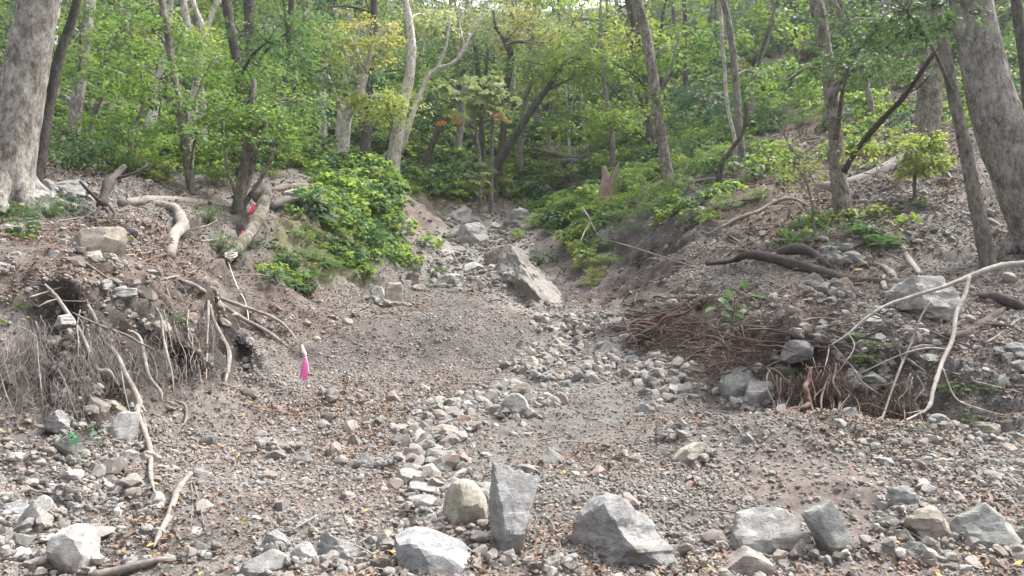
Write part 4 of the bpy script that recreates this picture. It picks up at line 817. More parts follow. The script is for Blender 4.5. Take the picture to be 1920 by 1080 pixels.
# broad leaved plant: each leaf a part
LM = []
for k in range(3):
    mb = MB(); V = np.array([[0, 0, 0], [.25, .26, .05], [.6, .3, .03], [1, 0, -.12], [.6, -.3, .03], [.25, -.26, .05], [.5, 0, -.02]]); mb.add(V, np.array([[0, 6, 2, 1], [6, 3, 2, 2]])[:1], np.array([[6, 3, 2], [0, 5, 6], [5, 4, 6], [4, 3, 6]]))
    me = npmesh('leaf', V, [np.array([[0, 6, 2, 1]]), np.array([[6, 3, 2], [0, 5, 6], [5, 4, 6], [4, 3, 6]])]); me.materials.append(MOL); LM.append(me)
def plant(label, pxs, Y, size, col, base):
    b = P(base); e = empty('broadleaf_plant', tuple(b)); tag(e, label, 'plant'); st = MB()
    for px, py in pxs:
        p = at(px, py, Y+random.uniform(-.12, .12)); o = link('leaf', random.choice(LM), None, e); o.location = Vector(p-b); s = size*random.uniform(.7, 1.15)*Y/F
        o.scale = (s, s, s); o.rotation_euler = (random.gauss(0, .4), random.uniform(.1, .7), random.uniform(-3.1, 0)); o.color = (*(np.array(col)*random.uniform(.8, 1.25)), 1); tube(st, [b, (b+p)/2+[0, 0, .04], p], [.006, .005, .003], 4, 3, 0)
    st.build('stem', BARK['grey'], e)
plant('broad leaved plant hanging over the brown root tangle on the right bank', [(1345,560),(1360,545),(1340,575),(1362,572),(1378,590),(1388,600),(1392,588),(1380,608),(1398,604),(1370,555),(1352,585),(1385,575),(1395,615)], 8.9, 26, (.08, .17, .05), (1372,585))
plant('green herb with broad leaves in front of the dark rock at left', [(120,815),(132,822),(142,812),(150,818),(128,808)], 5.6, 22, (.05, .16, .08), (132,826))
plant('green herb with broad leaves left of the tall whitish rock', [(165,800),(178,795),(190,802),(198,796),(172,808)], 5.9, 20, (.05, .14, .06), (180,812))
plant('broad yellow green leaves on the litter of the right bank', [(1590,632),(1604,625),(1615,638),(1600,645)], 8.2, 24, (.1, .2, .05), (1600,648))

# ------------------------------------------------------------------ wood: logs, roots, branches
WC = {'pale': (.245, .22, .195), 'grey': (.19, .172, .157), 'dark': (.075, .064, .058), 'red': (.15, .1, .082), 'white': (.34, .315, .28), 'brown': (.125, .1, .085)}
WK = .72
def wood(label, lines, col, cat, name, off=.05, sides=8, rough=.28, Ys=None, taper=True, parts=('stem', 'fork')):
    """lines: list of [(px,py,w[,Y])]; first line is the main stem"""
    res = []
    for ln in lines:
        pl = []
        for p in ln:
            if len(p) == 3: pl.append(P((p[0], p[1]), off)); continue
            hy = hit(p[0], p[1])[1]; r_ = p[2]/2*p[3]/F; y_ = min(p[3], hy-.5*r_)
            if cat in ('log', 'pole', 'stub', 'stick') and abs(hy-p[3]) < 1.5: y_ = hy-.5*r_
            pl.append(at(p[0], p[1], y_))
        if len(ln) > 2 and len(ln[0]) > 3 and cat in ('log', 'pole', 'stick'):
            q = np.array([p[1] for p in pl]); t_ = np.arange(len(q)); fit = np.polyval(np.polyfit(t_, q, 1), t_); q = np.minimum(fit*.7+q*.3, q+.02); pl = [at(a[0], a[1], d) for a, d in zip(ln, q)]
        if len(ln) > 2 and not any(len(p) > 3 for p in ln):       # calm the distance jumps of points found on rough ground
            q = np.array([p[1] for p in pl]); q2 = q.copy(); q2[1:-1] = np.minimum((q[:-2]+q[1:-1]*2+q[2:])/4, q[1:-1]+.05)
            pl = [at(a[0], a[1], d) for a, d in zip(ln, q2)]
        if len(pl) > 2:
            A_ = np.array(pl); w_ = np.array([p[2]/2*c[1]/F for p, c in zip(ln, A_)])
            A_[1:-1] += (np.stack([fbm(A_*7+s_, 2, s_) for s_ in (1, 9, 17)], -1)*w_[:, None]*2.2)[1:-1]*np.array([1, .4, 1]); pl = list(A_)
        res.append((pl, [max(.003, p[2]/2*c[1]/F*(WK if cat in ('root', 'branch', 'twig') else .9)) for p, c in zip(ln, pl)]))
        if cat in ('root', 'branch', 'twig', 'stick'): res[-1][1][-1] *= .4; res[-1][1][0] *= .85
    if len(res) == 1:
        mb = MB(); tube(mb, res[0][0], res[0][1], sides, 5, rough, len(label), np.array(WC[col])); o = mb.build(name, MW, None, res[0][0][0]); return tag(o, label, cat)
    e = empty(name, tuple(res[0][0][0])); tag(e, label, cat)
    for i, (pl, rd) in enumerate(res):
        mb = MB(); tube(mb, pl, rd, sides, 5, rough, len(label)+i, np.array(WC[col])*(1 if i == 0 else random.uniform(.9, 1.1))); mb.build(parts[0] if i == 0 else parts[1], MW, e)
    return e
# left bank
logY = 12.0
lg = empty('leaning_log', tuple(at(428, 486, 11.2))); tag(lg, 'pale peeled log leaning down the left bank with red tape on it', 'log')
LGY = [min(y_, hit(x_, z_)[1]-.12) for x_, z_, y_ in ((425,490,10.6),(440,470,10.9),(470,435,11.5),(488,400,12.1),(500,362,12.7))]; print('LGY', LGY)
mb = MB(); tube(mb, [at(425,490,LGY[0]), at(440,470,LGY[1]), at(470,435,LGY[2]), at(488,400,LGY[3]), at(500,362,LGY[4])], [.05, .078, .092, .1, .09], 14, 8, .22, 4, np.array((1., 1, 1))); mb.build('stem', BARK['mottled'], lg)
mb = MB(); tube(mb, [at(484,372,12.7), at(492,360,12.9), at(502,352,13.1)], [.11, .13, .09], 10, 4, .2, 5, np.array(WC['grey'])); mb.build('root_stub', MW, lg)
def mat_plain(n, c, r=.6):
    m = M(n, r, .3); m.color(m.mix(1, c, m.ramp(m.noise(60, 3), (.3, .8), (.7, 1.15)), 'MULTIPLY')); return m.m
MRED = mat_plain('red_tape', (.55, .03, .06)); MPINK = mat_plain('pink_tape', (.8, .17, .43)); MROPE = mat_plain('white_rope', (.62, .58, .52), .9)
def ribbon(pts_, w, mat, name, parent):
    pl, _ = smoothline(pts_, [1]*len(pts_), 5); n = len(pl); T = np.gradient(pl, axis=0); s = np.cross(T, [0, 1., .15]); s /= np.linalg.norm(s, axis=1, keepdims=True)+1e-9
    tw = np.linspace(0, .25, n)[:, None]; s = s*np.cos(tw)+np.array([0, -1., 0])*np.sin(tw); W = np.interp(np.linspace(0, 1, n), np.linspace(0, 1, len(w)), w)[:, None]
    V = np.concatenate([pl-s*W/2, pl+s*W/2, pl-s*W/2+[0, .004, 0], pl+s*W/2+[0, .004, 0]]); i = np.arange(n-1)
    Q = np.concatenate([np.stack([i, i+1, i+n+1, i+n], -1), np.stack([i+2*n, i+3*n, i+3*n+1, i+2*n+1], -1), np.stack([i, i+2*n, i+2*n+1, i+1], -1), np.stack([i+n, i+n+1, i+3*n+1, i+3*n], -1)])
    mb = MB(); mb.add(V, Q); return mb.build(name, mat, parent, pl[0])
for k, q in enumerate([[(478,383,12.3),(472,392,12.2),(468,400,12.15),(464,404,12.2)],[(474,388,12.25),(476,397,12.1),(466,403,12.15)],[(455,432,11.6),(452,440,11.5),(453,447,11.5)],[(435,452,11.4),(432,458,11.3)]]):
    o = ribbon([at(*p) for p in q], [.05, .04, .03], MRED, 'red_tape', None); tag(o, ['strip of red tape tied to the upper part of the leaning pale log', 'short red tape end crumpled beside the upper red strip', 'small red tape strip half way down the leaning pale log', 'red tape scrap beside the lower end of the leaning log'][k], 'tape')
mb = MB(); a0 = at(430, 479, 11.2); R_ = np.array([at(433+11*math.cos(t), 474+4*math.sin(t)+t*.7, LGY[0]-.02-.1*math.sin(t)) for t in np.linspace(0, 9.5, 14)])
tube(mb, list(R_)+[P(p_, .12) for p_ in ((428,492), (436,515), (446,540), (458,562), (464,585), (466,602))], [.008]*20, 6, 4, .1, 1, np.array((.6, .56, .5))); tag(mb.build('rope', MW, None, a0), 'white rope looped round the low end of the leaning log and hanging down', 'rope')
wood('short pale log end bent down over the left bank', [[(335,402,26,9.9),(332,425,27,9.75),(326,452,25,9.6),(318,480,22,9.4)],[(262,378,20,10.4),(290,384,20,10.3),(318,392,22,10.1),(334,402,26,9.95)]], 'pale', 'log', 'bent_log', sides=12, parts=('stem', 'upper_bend'))
wood('mossy fallen trunk lying level behind the left bank', [[(225,382,18,12.6),(300,381,20,12.8),(400,384,19,13)]], 'grey', 'log', 'fallen_log', sides=12)
wood('grey log lying across the top of the left spur', [[(508,388,16,15),(545,392,18,15.2),(590,402,20,15.3),(640,410,20,15.5)]], 'grey', 'log', 'fallen_log', sides=10)
for k, q in enumerate([[(485,362,12,14.6),(540,352,13,15.4),(598,340,12,16.4)],[(500,370,9,14.8),(550,358,8,15.5),(590,345,7,16.2)],[(515,352,10,15.4),(560,350,11,16),(605,348,9,16.4)],[(520,378,8,15),(570,360,7,15.6),(585,350,6,16)]]):
    wood(['dark pole on top of the stick pile on the left spur', 'pale thin stick in the front of the stick pile on the left spur', 'grey stick at the back of the stick pile on the left spur', 'short pale stick at the foot of the stick pile on the left spur'][k], [q], ['brown', 'pale', 'grey', 'pale'][k], 'stick', 'stick')
wood('longest pale branch sloping from the left bank down to the pink tape', [[(345,528,13),(372,545,12),(405,563,12),(450,598,11),(500,628,11),(545,648,9),(585,668,7)]], 'pale', 'branch', 'fallen_branch', .1)
wood('second pale branch above the longest one, bending down to the pink tape', [[(398,552,9),(440,568,10),(480,585,9),(518,598,8),(540,618,6),(562,648,5)],[(540,618,3),(560,640,3),(578,655,2.5)]], 'pale', 'branch', 'fallen_branch', .22)
wood('thin twig arching over the bare soil beside the white rope', [[(420,520,3,10.5),(460,515,3,10.6),(500,517,3,10.8),(555,530,2.5,11)]], 'pale', 'twig', 'twig')
wood('thin pale twig crossing the rope near the longest branch', [[(432,545,4,9.8),(470,552,3.5,9.9),(505,565,3,10)]], 'pale', 'twig', 'twig')
wood('pale forked twig sticking out right of the bent log', [[(350,432,5,10.5),(385,424,5,10.6),(408,412,4,10.7)],[(385,424,3,10.6),(405,422,3,10.6)]], 'white', 'twig', 'twig')
wood('pale twig leading to the foot of the leaning log', [[(372,452,6,11),(400,450,6,11.2),(425,440,5,11.4),(440,432,4,11.6)]], 'white', 'twig', 'twig')
wood('long pale root hanging from the lip to the foot of the left bank', [[(84,533,6),(103,544,10),(112,562,11),(133,592,11),(150,624,12),(166,668,13),(182,694,13),(205,698,13),(222,722,12)],[(110,560,5),(90,566,5),(70,576,4)]], 'pale', 'root', 'hanging_root', .14, sides=10)
wood('thickest pale root running diagonally down the left root bank', [[(165,572,9),(182,598,11),(200,632,13),(220,662,14),(236,702,15),(252,742,16),(264,775,15),(276,830,13),(284,890,12),(290,925,8)],[(245,725,7),(262,752,9),(275,775,9)],[(225,670,5),(232,720,5),(245,780,5)]], 'pale', 'root', 'hanging_root', .17, sides=10)
wood('thin root crossing in front of the thickest pale root', [[(136,586,5),(165,600,6),(205,612,7),(240,626,7),(266,642,6),(290,655,4)],[(205,612,3),(222,625,3),(231,632,2)]], 'grey', 'root', 'hanging_root', .25)
wood('knobbly root bending over below the dark hole in the left bank', [[(240,620,9),(256,622,10),(267,638,10),(270,668,11),(274,696,11),(288,715,10),(298,735,9),(304,752,7)]], 'pale', 'root', 'hanging_root', .16)
wood('slim straight root right of the knobbly root', [[(293,578,7),(302,600,8),(306,630,8),(313,665,8),(322,700,6),(326,735,4)]], 'pale', 'root', 'hanging_root', .14)
wood('stout root dropping vertically at the right end of the left bank', [[(394,572,10),(404,598,11),(414,630,12),(424,660,13),(428,690,13),(422,720,12)]], 'pale', 'root', 'hanging_root', .12, sides=10)
wood('thin root hanging plumb beside the stout right one', [[(386,520,7),(391,545,8),(390,580,8),(388,630,6),(386,690,4),(387,712,3)]], 'pale', 'root', 'hanging_root', .2)
wood('curved root leaving the litter above the longest branch', [[(338,500,10),(358,508,13),(375,520,13),(386,536,9)]], 'brown', 'root', 'hanging_root', .06)
wood('short dark root beside the slim straight root', [[(276,655,4),(286,672,5),(291,700,4),(292,712,3)]], 'grey', 'root', 'hanging_root', .12)
wood('leaning thin root low in the left root bank', [[(110,694,5),(120,722,5),(132,752,5),(142,775,4)]], 'grey', 'root', 'hanging_root', .1)
wood('thin root left of the long pale root', [[(28,610,4),(50,615,5),(66,632,4),(72,680,4),(80,745,3)],[(60,625,3),(68,650,3),(62,700,3)]], 'pale', 'root', 'hanging_root', .12)
wood('wiry root at the far left of the root bank', [[(0,700,4),(14,740,4),(28,775,3)]], 'grey', 'root', 'hanging_root', .1)
wood('short root stub under the pale jutting stone', [[(240,504,8),(246,525,8),(256,540,6)]], 'grey', 'root', 'hanging_root', .08)
wood('small root above the slim straight root', [[(304,522,5),(312,545,6),(320,562,4)]], 'pale', 'root', 'hanging_root', .08)
wood('lowest long root ending in the gravel of the left bank foot', [[(258,760,9),(270,800,10),(278,850,11),(286,900,9),(291,930,5)]], 'grey', 'root', 'hanging_root', .06)
wood('grey bent root lying at the left edge with a white broken tip', [[(-10,828,14),(18,848,17),(34,880,17),(50,908,14),(70,922,11)],[(68,921,6),(98,927,5),(130,927,4)]], 'grey', 'root', 'fallen_branch', .06, parts=('stem', 'white_tip'))
wood('rotten pale branch standing slanted in the lower left gravel', [[(358,888,15),(340,922,17),(320,965,17),(302,1000,15),(288,1026,9)]], 'pale', 'branch', 'fallen_branch', .07, sides=10)
wood('grey log end lying along the bottom edge at left', [[(175,1078,18),(230,1068,18),(285,1056,15),(330,1050,9)]], 'grey', 'log', 'fallen_branch', .05, sides=10)
wood('grey branch half buried in the lower left corner', [[(-10,972,20),(30,985,18),(65,1000,15),(95,1012,10)]], 'grey', 'branch', 'fallen_branch', .04, sides=10)
wood('thin stick on the gravel near the bottom left', [[(155,985,7),(180,1000,7),(205,1015,5)]], 'grey', 'stick', 'stick', .03)
wood('wispy root bundle trailing down right of the rotten pale branch', [[(352,876,4),(366,920,4),(378,960,3),(386,1000,3),(402,1020,2)],[(355,880,3),(362,930,3),(358,990,2)],[(350,880,3),(372,985,2)],[(340,870,4),(300,872,3),(285,850,3)],[(356,870,4),(380,860,3),(420,852,2)]], 'grey', 'root', 'trailing_root', .08)
wood('knot of dry roots at the right foot of the left bank', [[(330,752,8),(348,764,8),(352,785,7),(340,800,6)],[(310,752,5),(335,758,4),(360,752,4)],[(345,765,4),(370,776,3),(385,775,2)],[(342,795,4),(330,815,3)]], 'grey', 'root', 'trailing_root', .08)
wood('small dead stick lying on the middle gravel', [[(616,957,7),(632,978,9),(655,1002,7)]], 'grey', 'stick', 'stick', .03)
wood('pale thin stick beside the channel stones', [[(694,806,4),(700,818,4),(704,828,3)]], 'pale', 'stick', 'stick', .03)
tuft = [(10,560),(180,470),(60,470)]
# pink tape on its string
e = empty('marker_tape', tuple(P((566, 755)))); tag(e, 'bright pink marker tape hanging on a white string at the left branch tips', 'marker tape')
YP = hit(566, 755)[1]-.08
mb = MB(); tube(mb, [at(566,648,YP+.1), at(571,662,YP), at(573,676,YP)], [.012, .018, .012], 8, 4, .3, 2, np.array((.62, .55, .5))); mb.build('knot', MW, e)
ribbon([at(572,668,YP-.02), at(572,682,YP-.03), at(570,698,YP-.02), at(569,712,YP)], [.02, .055, .075, .085], MPINK, 'tape', e)
mb = MB(); tube(mb, [at(570,672,YP), at(567,700,YP), at(565,730,YP), at(563,758,YP+.05)], [.007, .006, .006, .005], 6, 4, .05, 1, np.array((.62, .6, .56))); mb.build('string', MW, e)
mb = MB(); tube(mb, [at(573,670,YP-.02), at(577,685,YP), at(579,700,YP)], [.012, .009, .004], 6, 4, .1, 1, np.array((.6, .55, .5))); mb.build('string', MW, e)
# right side
wood('longest dark log lying across the right bank', [[(1325,494,10,10.6),(1375,489,14,10.5),(1420,488,19,10.4),(1480,496,22,10.2),(1540,512,24,10.0),(1600,530,26,9.7),(1660,532,24,9.5)],[(1440,480,16,10.6),(1490,468,22,10.7),(1520,480,18,10.4),(1560,505,14,10.2)]], 'dark', 'log', 'fallen_log', sides=12, parts=('stem', 'upper_limb'))
wood('thin root under the left end of the longest dark log', [[(1345,497,6),(1385,508,6),(1420,516,5),(1450,522,4)]], 'brown', 'root', 'trailing_root', .05)
wood('thick weathered log lying behind the mossy grey tree', [[(1530,352,16,13.8),(1590,345,30,14),(1640,322,36,14.3),(1700,295,30,14.8)],[(1588,330,12,14.6),(1612,312,14,14.8),(1640,302,12,15)]], 'grey', 'log', 'fallen_log', sides=12, parts=('stem', 'upper_limb'))
wood('arched dead branch on the right slope', [[(1325,440,9),(1350,432,10),(1385,415,10),(1420,396,10),(1455,380,10),(1490,374,9),(1525,390,9)]], 'pale', 'branch', 'fallen_branch', .16)
wood('grey pole lying level on the right slope above the arched branch', [[(1262,352,7),(1320,342,8),(1380,338,8),(1440,332,7),(1500,340,5)],[(1405,336,5),(1408,325,4)]], 'grey', 'pole', 'fallen_branch', .12)
wood('black dead pole leaning against the olive trunk at right', [[(1582,322,13,11.2),(1605,285,13,11),(1640,235,12,10.6),(1690,180,11,10.2),(1756,92,9,9.6)],[(1690,180,4,10.2),(1720,165,3,10),(1745,140,2,9.8)]], 'dark', 'dead pole', 'dead_pole', sides=10)
wood('long white forked branch, the upper arm crossing the big pale boulder', [[(1925,494,18,8.0),(1880,500,17,7.95),(1838,512,15,7.9),(1800,530,12,7.85),(1755,540,10,7.8),(1700,555,9,7.85),(1660,568,8,7.8),(1625,595,8,7.75),(1590,625,6,7.7),(1556,648,4,7.6)],[(1640,582,3,7.75),(1610,595,3,7.8),(1560,600,2,7.9)],[(1590,625,4,7.7),(1600,650,3,7.6),(1570,700,3,7.5)]], 'white', 'branch', 'dead_branch', parts=('stem', 'twig'))
wood('long white branch hanging down from the forked one into the hollow', [[(1818,518,11,7.8),(1808,550,11,7.7),(1795,590,11,7.55),(1787,630,11,7.4),(1772,680,11,7.2),(1752,725,11,7.0),(1742,760,11,6.9),(1730,775,8,6.85)],[(1735,770,6,6.9),(1700,785,5,6.7),(1660,802,4,6.6)],[(1768,690,4,7.2),(1790,745,4,7.1),(1830,765,4,6.9),(1890,780,3,6.8)],[(1776,655,6,7.3),(1740,652,6,7.35),(1700,660,5,7.4),(1655,680,4,7.5),(1612,700,3,7.5)],[(1738,768,4,6.9),(1700,775,4,6.8)]], 'white', 'branch', 'dead_branch', parts=('stem', 'twig'))
wood('grey slanting branch crossing behind the hanging white branch', [[(1745,565,6,7.7),(1728,600,6,7.6),(1710,640,7,7.5),(1692,680,7,7.35),(1672,735,6,7.1),(1650,790,6,6.8),(1638,808,4,6.7)],[(1692,680,4,7.4),(1685,655,4,7.5),(1685,625,3,7.5)],[(1680,715,4,7.2),(1660,722,4,7.2),(1625,722,3,7.3)]], 'grey', 'branch', 'dead_branch', parts=('stem', 'twig'))
wood('dark log at the right edge behind the white branches', [[(1775,540,16,8.6),(1830,556,20,8.6),(1880,568,22,8.6),(1930,582,22,8.6)]], 'dark', 'log', 'fallen_log', sides=12)
wood('short mossy log below the dark log at the right edge', [[(1775,632,18,8.0),(1815,622,20,8.0),(1850,598,20,8.1),(1885,580,14,8.2)]], 'brown', 'log', 'fallen_log', sides=12)
wood('thin dark pole at the right edge lying above the litter', [[(1800,600,9,8.0),(1840,608,11,7.9),(1880,614,11,7.9),(1930,620,12,7.9)]], 'dark', 'pole', 'fallen_log')
wood('pale stub standing left of the taller one above the dark log', [[(1640,496,12,9.8),(1660,512,14,9.6),(1682,530,15,9.5)]], 'pale', 'stub', 'broken_stub')
wood('taller pale stub standing behind the big pale boulder', [[(1692,465,13,9.8),(1708,488,15,9.6),(1728,518,16,9.4)]], 'pale', 'stub', 'broken_stub')
wood('white splintered stub at the right end of the dark log', [[(1660,518,10,9.4),(1662,530,12,9.3),(1660,542,9,9.2)]], 'white', 'stub', 'broken_stub')
wood('white straight stick pointing down beside the hanging white branch', [[(1700,672,7,7.2),(1718,682,7,7.1),(1736,697,5,7.0)],], 'white', 'stick', 'stick')
wood('pale thick stick crossing the twigs left of the hanging white branch', [[(1690,663,9,7.3),(1730,655,10,7.25),(1775,650,8,7.2)]], 'pale', 'stick', 'stick')
wood('bundle of pale twigs above the brown roots of the right bank', [[(1425,697,4,8.1),(1460,680,4,8.0),(1515,673,4,7.9)],[(1440,690,3,8.05),(1480,690,3,7.9)],[(1430,675,3,8.1),(1520,668,3,7.9)],[(1555,640,4,7.9),(1552,670,4,7.7),(1540,712,3,7.5)],[(1560,645,3,7.8),(1600,690,3,7.5),(1620,720,3,7.3),(1660,745,3,7.1)],[(1524,670,3,7.8),(1535,705,3,7.5)]], 'pale', 'twig', 'twig_bundle', parts=('twig', 'twig'))
wood('reddish bare root bending down out of the right bank', [[(1520,690,11,7.6),(1512,710,13,7.5),(1513,735,14,7.3),(1516,752,14,7.2),(1500,763,11,7.1),(1482,772,11,6.95),(1468,786,11,6.8)],[(1515,745,10,7.2),(1520,770,7,7.05),(1530,790,5,6.9)],[(1512,690,6,7.6),(1540,690,6,7.7),(1560,688,4,7.8)]], 'red', 'root', 'bare_root', sides=10)
wood('wavy grey root hanging right of the reddish root', [[(1568,682,6,7.6),(1566,700,7,7.5),(1562,720,7,7.4),(1573,740,7,7.25),(1572,760,7,7.15),(1568,782,6,7.0)]], 'brown', 'root', 'bare_root')
wood('thin reddish root hanging between the two larger ones', [[(1558,700,6,7.6),(1548,725,6,7.4),(1540,750,6,7.2),(1541,785,5,7.0)],[(1548,725,4,7.4),(1530,742,4,7.3),(1526,750,3,7.2)]], 'red', 'root', 'bare_root')
wood('long thin root arching across the hollow of the right bank', [[(1590,768,3,6.9),(1625,758,3,6.9),(1660,768,3,6.85),(1700,782,3,6.7)]], 'red', 'root', 'bare_root')
wood('short log sticking out of the tangle beside the channel', [[(1176,598,15,11.2),(1200,588,17,11.1),(1230,572,16,11),(1262,556,13,10.9)]], 'brown', 'log', 'fallen_log', sides=10)
wood('reddish root running from the tangle down to the channel', [[(1180,648,6,10),(1196,634,8,10),(1222,612,9,9.9),(1250,600,9,9.8),(1285,590,8,9.6),(1310,570,7,9.5)],[(1228,610,5,9.9),(1240,622,5,9.8),(1238,640,4,9.7)]], 'red', 'root', 'bare_root')
wood('short broken root standing up among the channel stones', [[(1156,678,7,9.3),(1165,692,9,9.25),(1172,708,11,9.2),(1182,718,10,9.1),(1198,724,8,9.0),(1212,732,5,8.9)],[(1196,724,4,9.0),(1200,736,3,8.9)]], 'red', 'root', 'broken_root')
wood('upper fallen log lying across the head of the gully', [[(1000,278,8,29),(1030,286,11,29),(1065,292,12,29),(1105,296,13,29)]], 'grey', 'log', 'fallen_log')
wood('lower fallen log lying across the head of the gully', [[(1045,302,10,28.5),(1075,306,12,28.5),(1105,308,12,28.5)]], 'grey', 'log', 'fallen_log')
wood('white bare branch high in the centre trees', [[(948,82,5,27),(975,78,5,27),(1000,82,5,27),(1024,84,4,27)]], 'white', 'branch', 'dead_branch')
wood('forked white dead twig hanging over the bank right of the rock rib', [[(1092,388,4,17.2),(1104,412,4,17),(1108,420,4,17)],[(1106,416,4,17),(1094,440,4,16.8),(1086,458,3,16.6)],[(1108,418,5,17),(1120,445,4,16.8),(1124,480,3,16.5)]], 'white', 'twig', 'dead_branch')
wood('long thin twig bent over the dark hollow', [[(1300,500,3,13),(1240,480,3,13.5),(1180,462,3,14.5),(1130,448,3,15.5)]], 'pale', 'twig', 'twig')
sn = empty('snag', tuple(hit(1130, 390))); tag(sn, 'broken reddish tree snag split into two prongs above the bank', 'snag')
for k, q in enumerate([[(1128,396,24),(1132,365,22),(1136,335,17),(1132,312,8)],[(1136,375,16),(1146,345,12),(1156,318,7),(1160,305,3)]]):
    mb = MB(); Y0 = hit(1130, 390)[1]; tube(mb, [at(a, b, Y0) for a, b, w in q], [w/2*Y0/F for a, b, w in q], 10, 6, .22, k, np.array((.26, .19, .155))); mb.build('trunk' if k == 0 else 'prong', MW, sn)
for k, (lb, q) in enumerate([('curved root at the foot of the biggest tree at right', [(1760,380,9),(1800,395,12),(1850,410,12),(1890,430,8)]), ('bleached small root on the scree left of the olive trunk', [(1770,300,6),(1775,320,7),(1785,335,6)]), ('grey stick lying below the weathered thick log', [(1600,385,5),(1640,360,6),(1690,330,5)]), ('thin stick lying on the upper scree at right', [(1590,395,4),(1640,420,5),(1690,412,4)]), ('dark crooked root left of the longest dark log', [(1330,470,8),(1370,468,10),(1400,472,9),(1430,484,7)]), ('short dark branch rising from the dark crooked root', [(1365,440,7),(1390,455,8),(1415,470,6)])]):
    wood(lb, [q], ['pale', 'white', 'grey', 'grey', 'brown', 'brown'][k], 'root' if 'root' in lb else 'stick', 'trailing_root' if 'root' in lb else 'stick', .06)

# stump roots on the left bank (upturned dark root plate)
st = empty('root_stump', tuple(P((195, 380)))); tag(st, 'dark upturned stump with trailing roots on the left bank', 'stump'); b0 = np.array(st.location)
for k, q in enumerate([[(192,385,26,9.4),(200,350,24,9.6),(215,330,22,9.8),(232,312,14,10)],[(190,380,10,9.4),(170,362,8,9.2),(150,340,6,9)],[(196,390,9,9.3),(205,400,8,9.2),(202,415,6,9.1)],[(188,388,9,9.3),(178,405,7,9.2),(182,416,5,9.1)],[(205,385,8,9.3),(215,402,7,9.2),(210,418,5,9.1)],[(215,335,8,9.8),(250,325,6,9.8),(275,310,4,9.9)]]):
    mb = MB(); tube(mb, [at(*(p[0], p[1], p[3])) for p in q], [p[2]/2*p[3]/F*.75 for p in q], 10, 5, .35, k, np.array(WC['dark'])*1.1); mb.build('stump' if k == 0 else 'root', MW, st)

for k in range(16):
    px = random.uniform(5, 430); py = 585+random.uniform(-8, 50); l = random.uniform(50, 130); q = [(px, py, 5)]
    for i in range(1, 5): px += random.gauss(4, 6); q.append((px, py+l*i/4, 5*(1-.16*i)))
    wood('thin crooked root hanging between the thick roots of the left bank', [[(a, b, c*.8) for a, b, c in q]], 'pale' if k % 2 else 'grey', 'root', 'hanging_root', random.uniform(.08, .2), 6)['group'] = 'thin roots hanging from the left bank'
for k in range(64):
    px = random.uniform(1190, 1440); py = 575+(px-1190)*.25+random.uniform(-30, 70); a = random.uniform(2.2, 3.6) if random.random() < .7 else random.uniform(-.6, .9); q = [(px, py, 5)]
    for i in range(4): a += random.gauss(0, .45); px += 24*math.cos(a); py += 16*abs(math.sin(a))*random.choice((1, 1, -.3)); q.append((px, py, 7*(1-.17*i)))
    wood('wiry reddish root in the tangle on the right bank', [[(a_, b_, c_*.9) for a_, b_, c_ in q]], random.choice(('red', 'brown', 'brown')), 'root', 'tangled_root', random.uniform(.1, .25), 6)['group'] = 'wiry roots of the right bank tangle'
for k in range(22):
    px = random.uniform(1440, 1720); py = 690+random.uniform(0, 30); q = [(px, py, 5)]
    for i in range(4): px += random.gauss(-2, 9); py += random.uniform(15, 26); q.append((px, py, 5*(1-.17*i)))
    wood('crooked brown root hanging in the hollow of the right bank', [[(a_, b_, c_*.9) for a_, b_, c_ in q]], random.choice(('red', 'brown', 'grey')), 'root', 'hanging_root', random.uniform(.06, .3), 6)['group'] = 'crooked roots in the right bank hollow'
def sticks(n, poly, where, cols):
    pa = np.array(poly, float)
    while n:
        px, py = random.uniform(pa[:, 0].min(), pa[:, 0].max()), random.uniform(pa[:, 1].min(), pa[:, 1].max())
        if not inpoly(pa, np.array(px), np.array(py)): continue
        a = random.uniform(-.9, .9); l = random.uniform(18, 60); q = [(px+(i-1)*l*math.cos(a)+random.gauss(0, 2), py+(i-1)*l*.6*math.sin(a)+random.gauss(0, 2), random.uniform(3, 6)) for i in range(4)]; n -= 1; c = random.choice(cols)
        wood(f'{c} dry stick lying {where}', [q], c, 'stick', 'stick', .05, 6)['group'] = f'{c} dry sticks {where}'
sticks(22, [(0,400),(300,400),(420,470),(400,560),(0,570)], 'on the litter of the left bank', ('grey', 'pale', 'brown'))
sticks(34, [(1330,420),(1600,440),(1900,560),(1900,740),(1500,660),(1330,560)], 'on the litter of the right bank', ('grey', 'pale', 'brown', 'dark'))
sticks(12, [(1300,340),(1550,350),(1560,440),(1330,440)], 'on the slope left of the mossy grey tree', ('grey', 'pale', 'brown'))
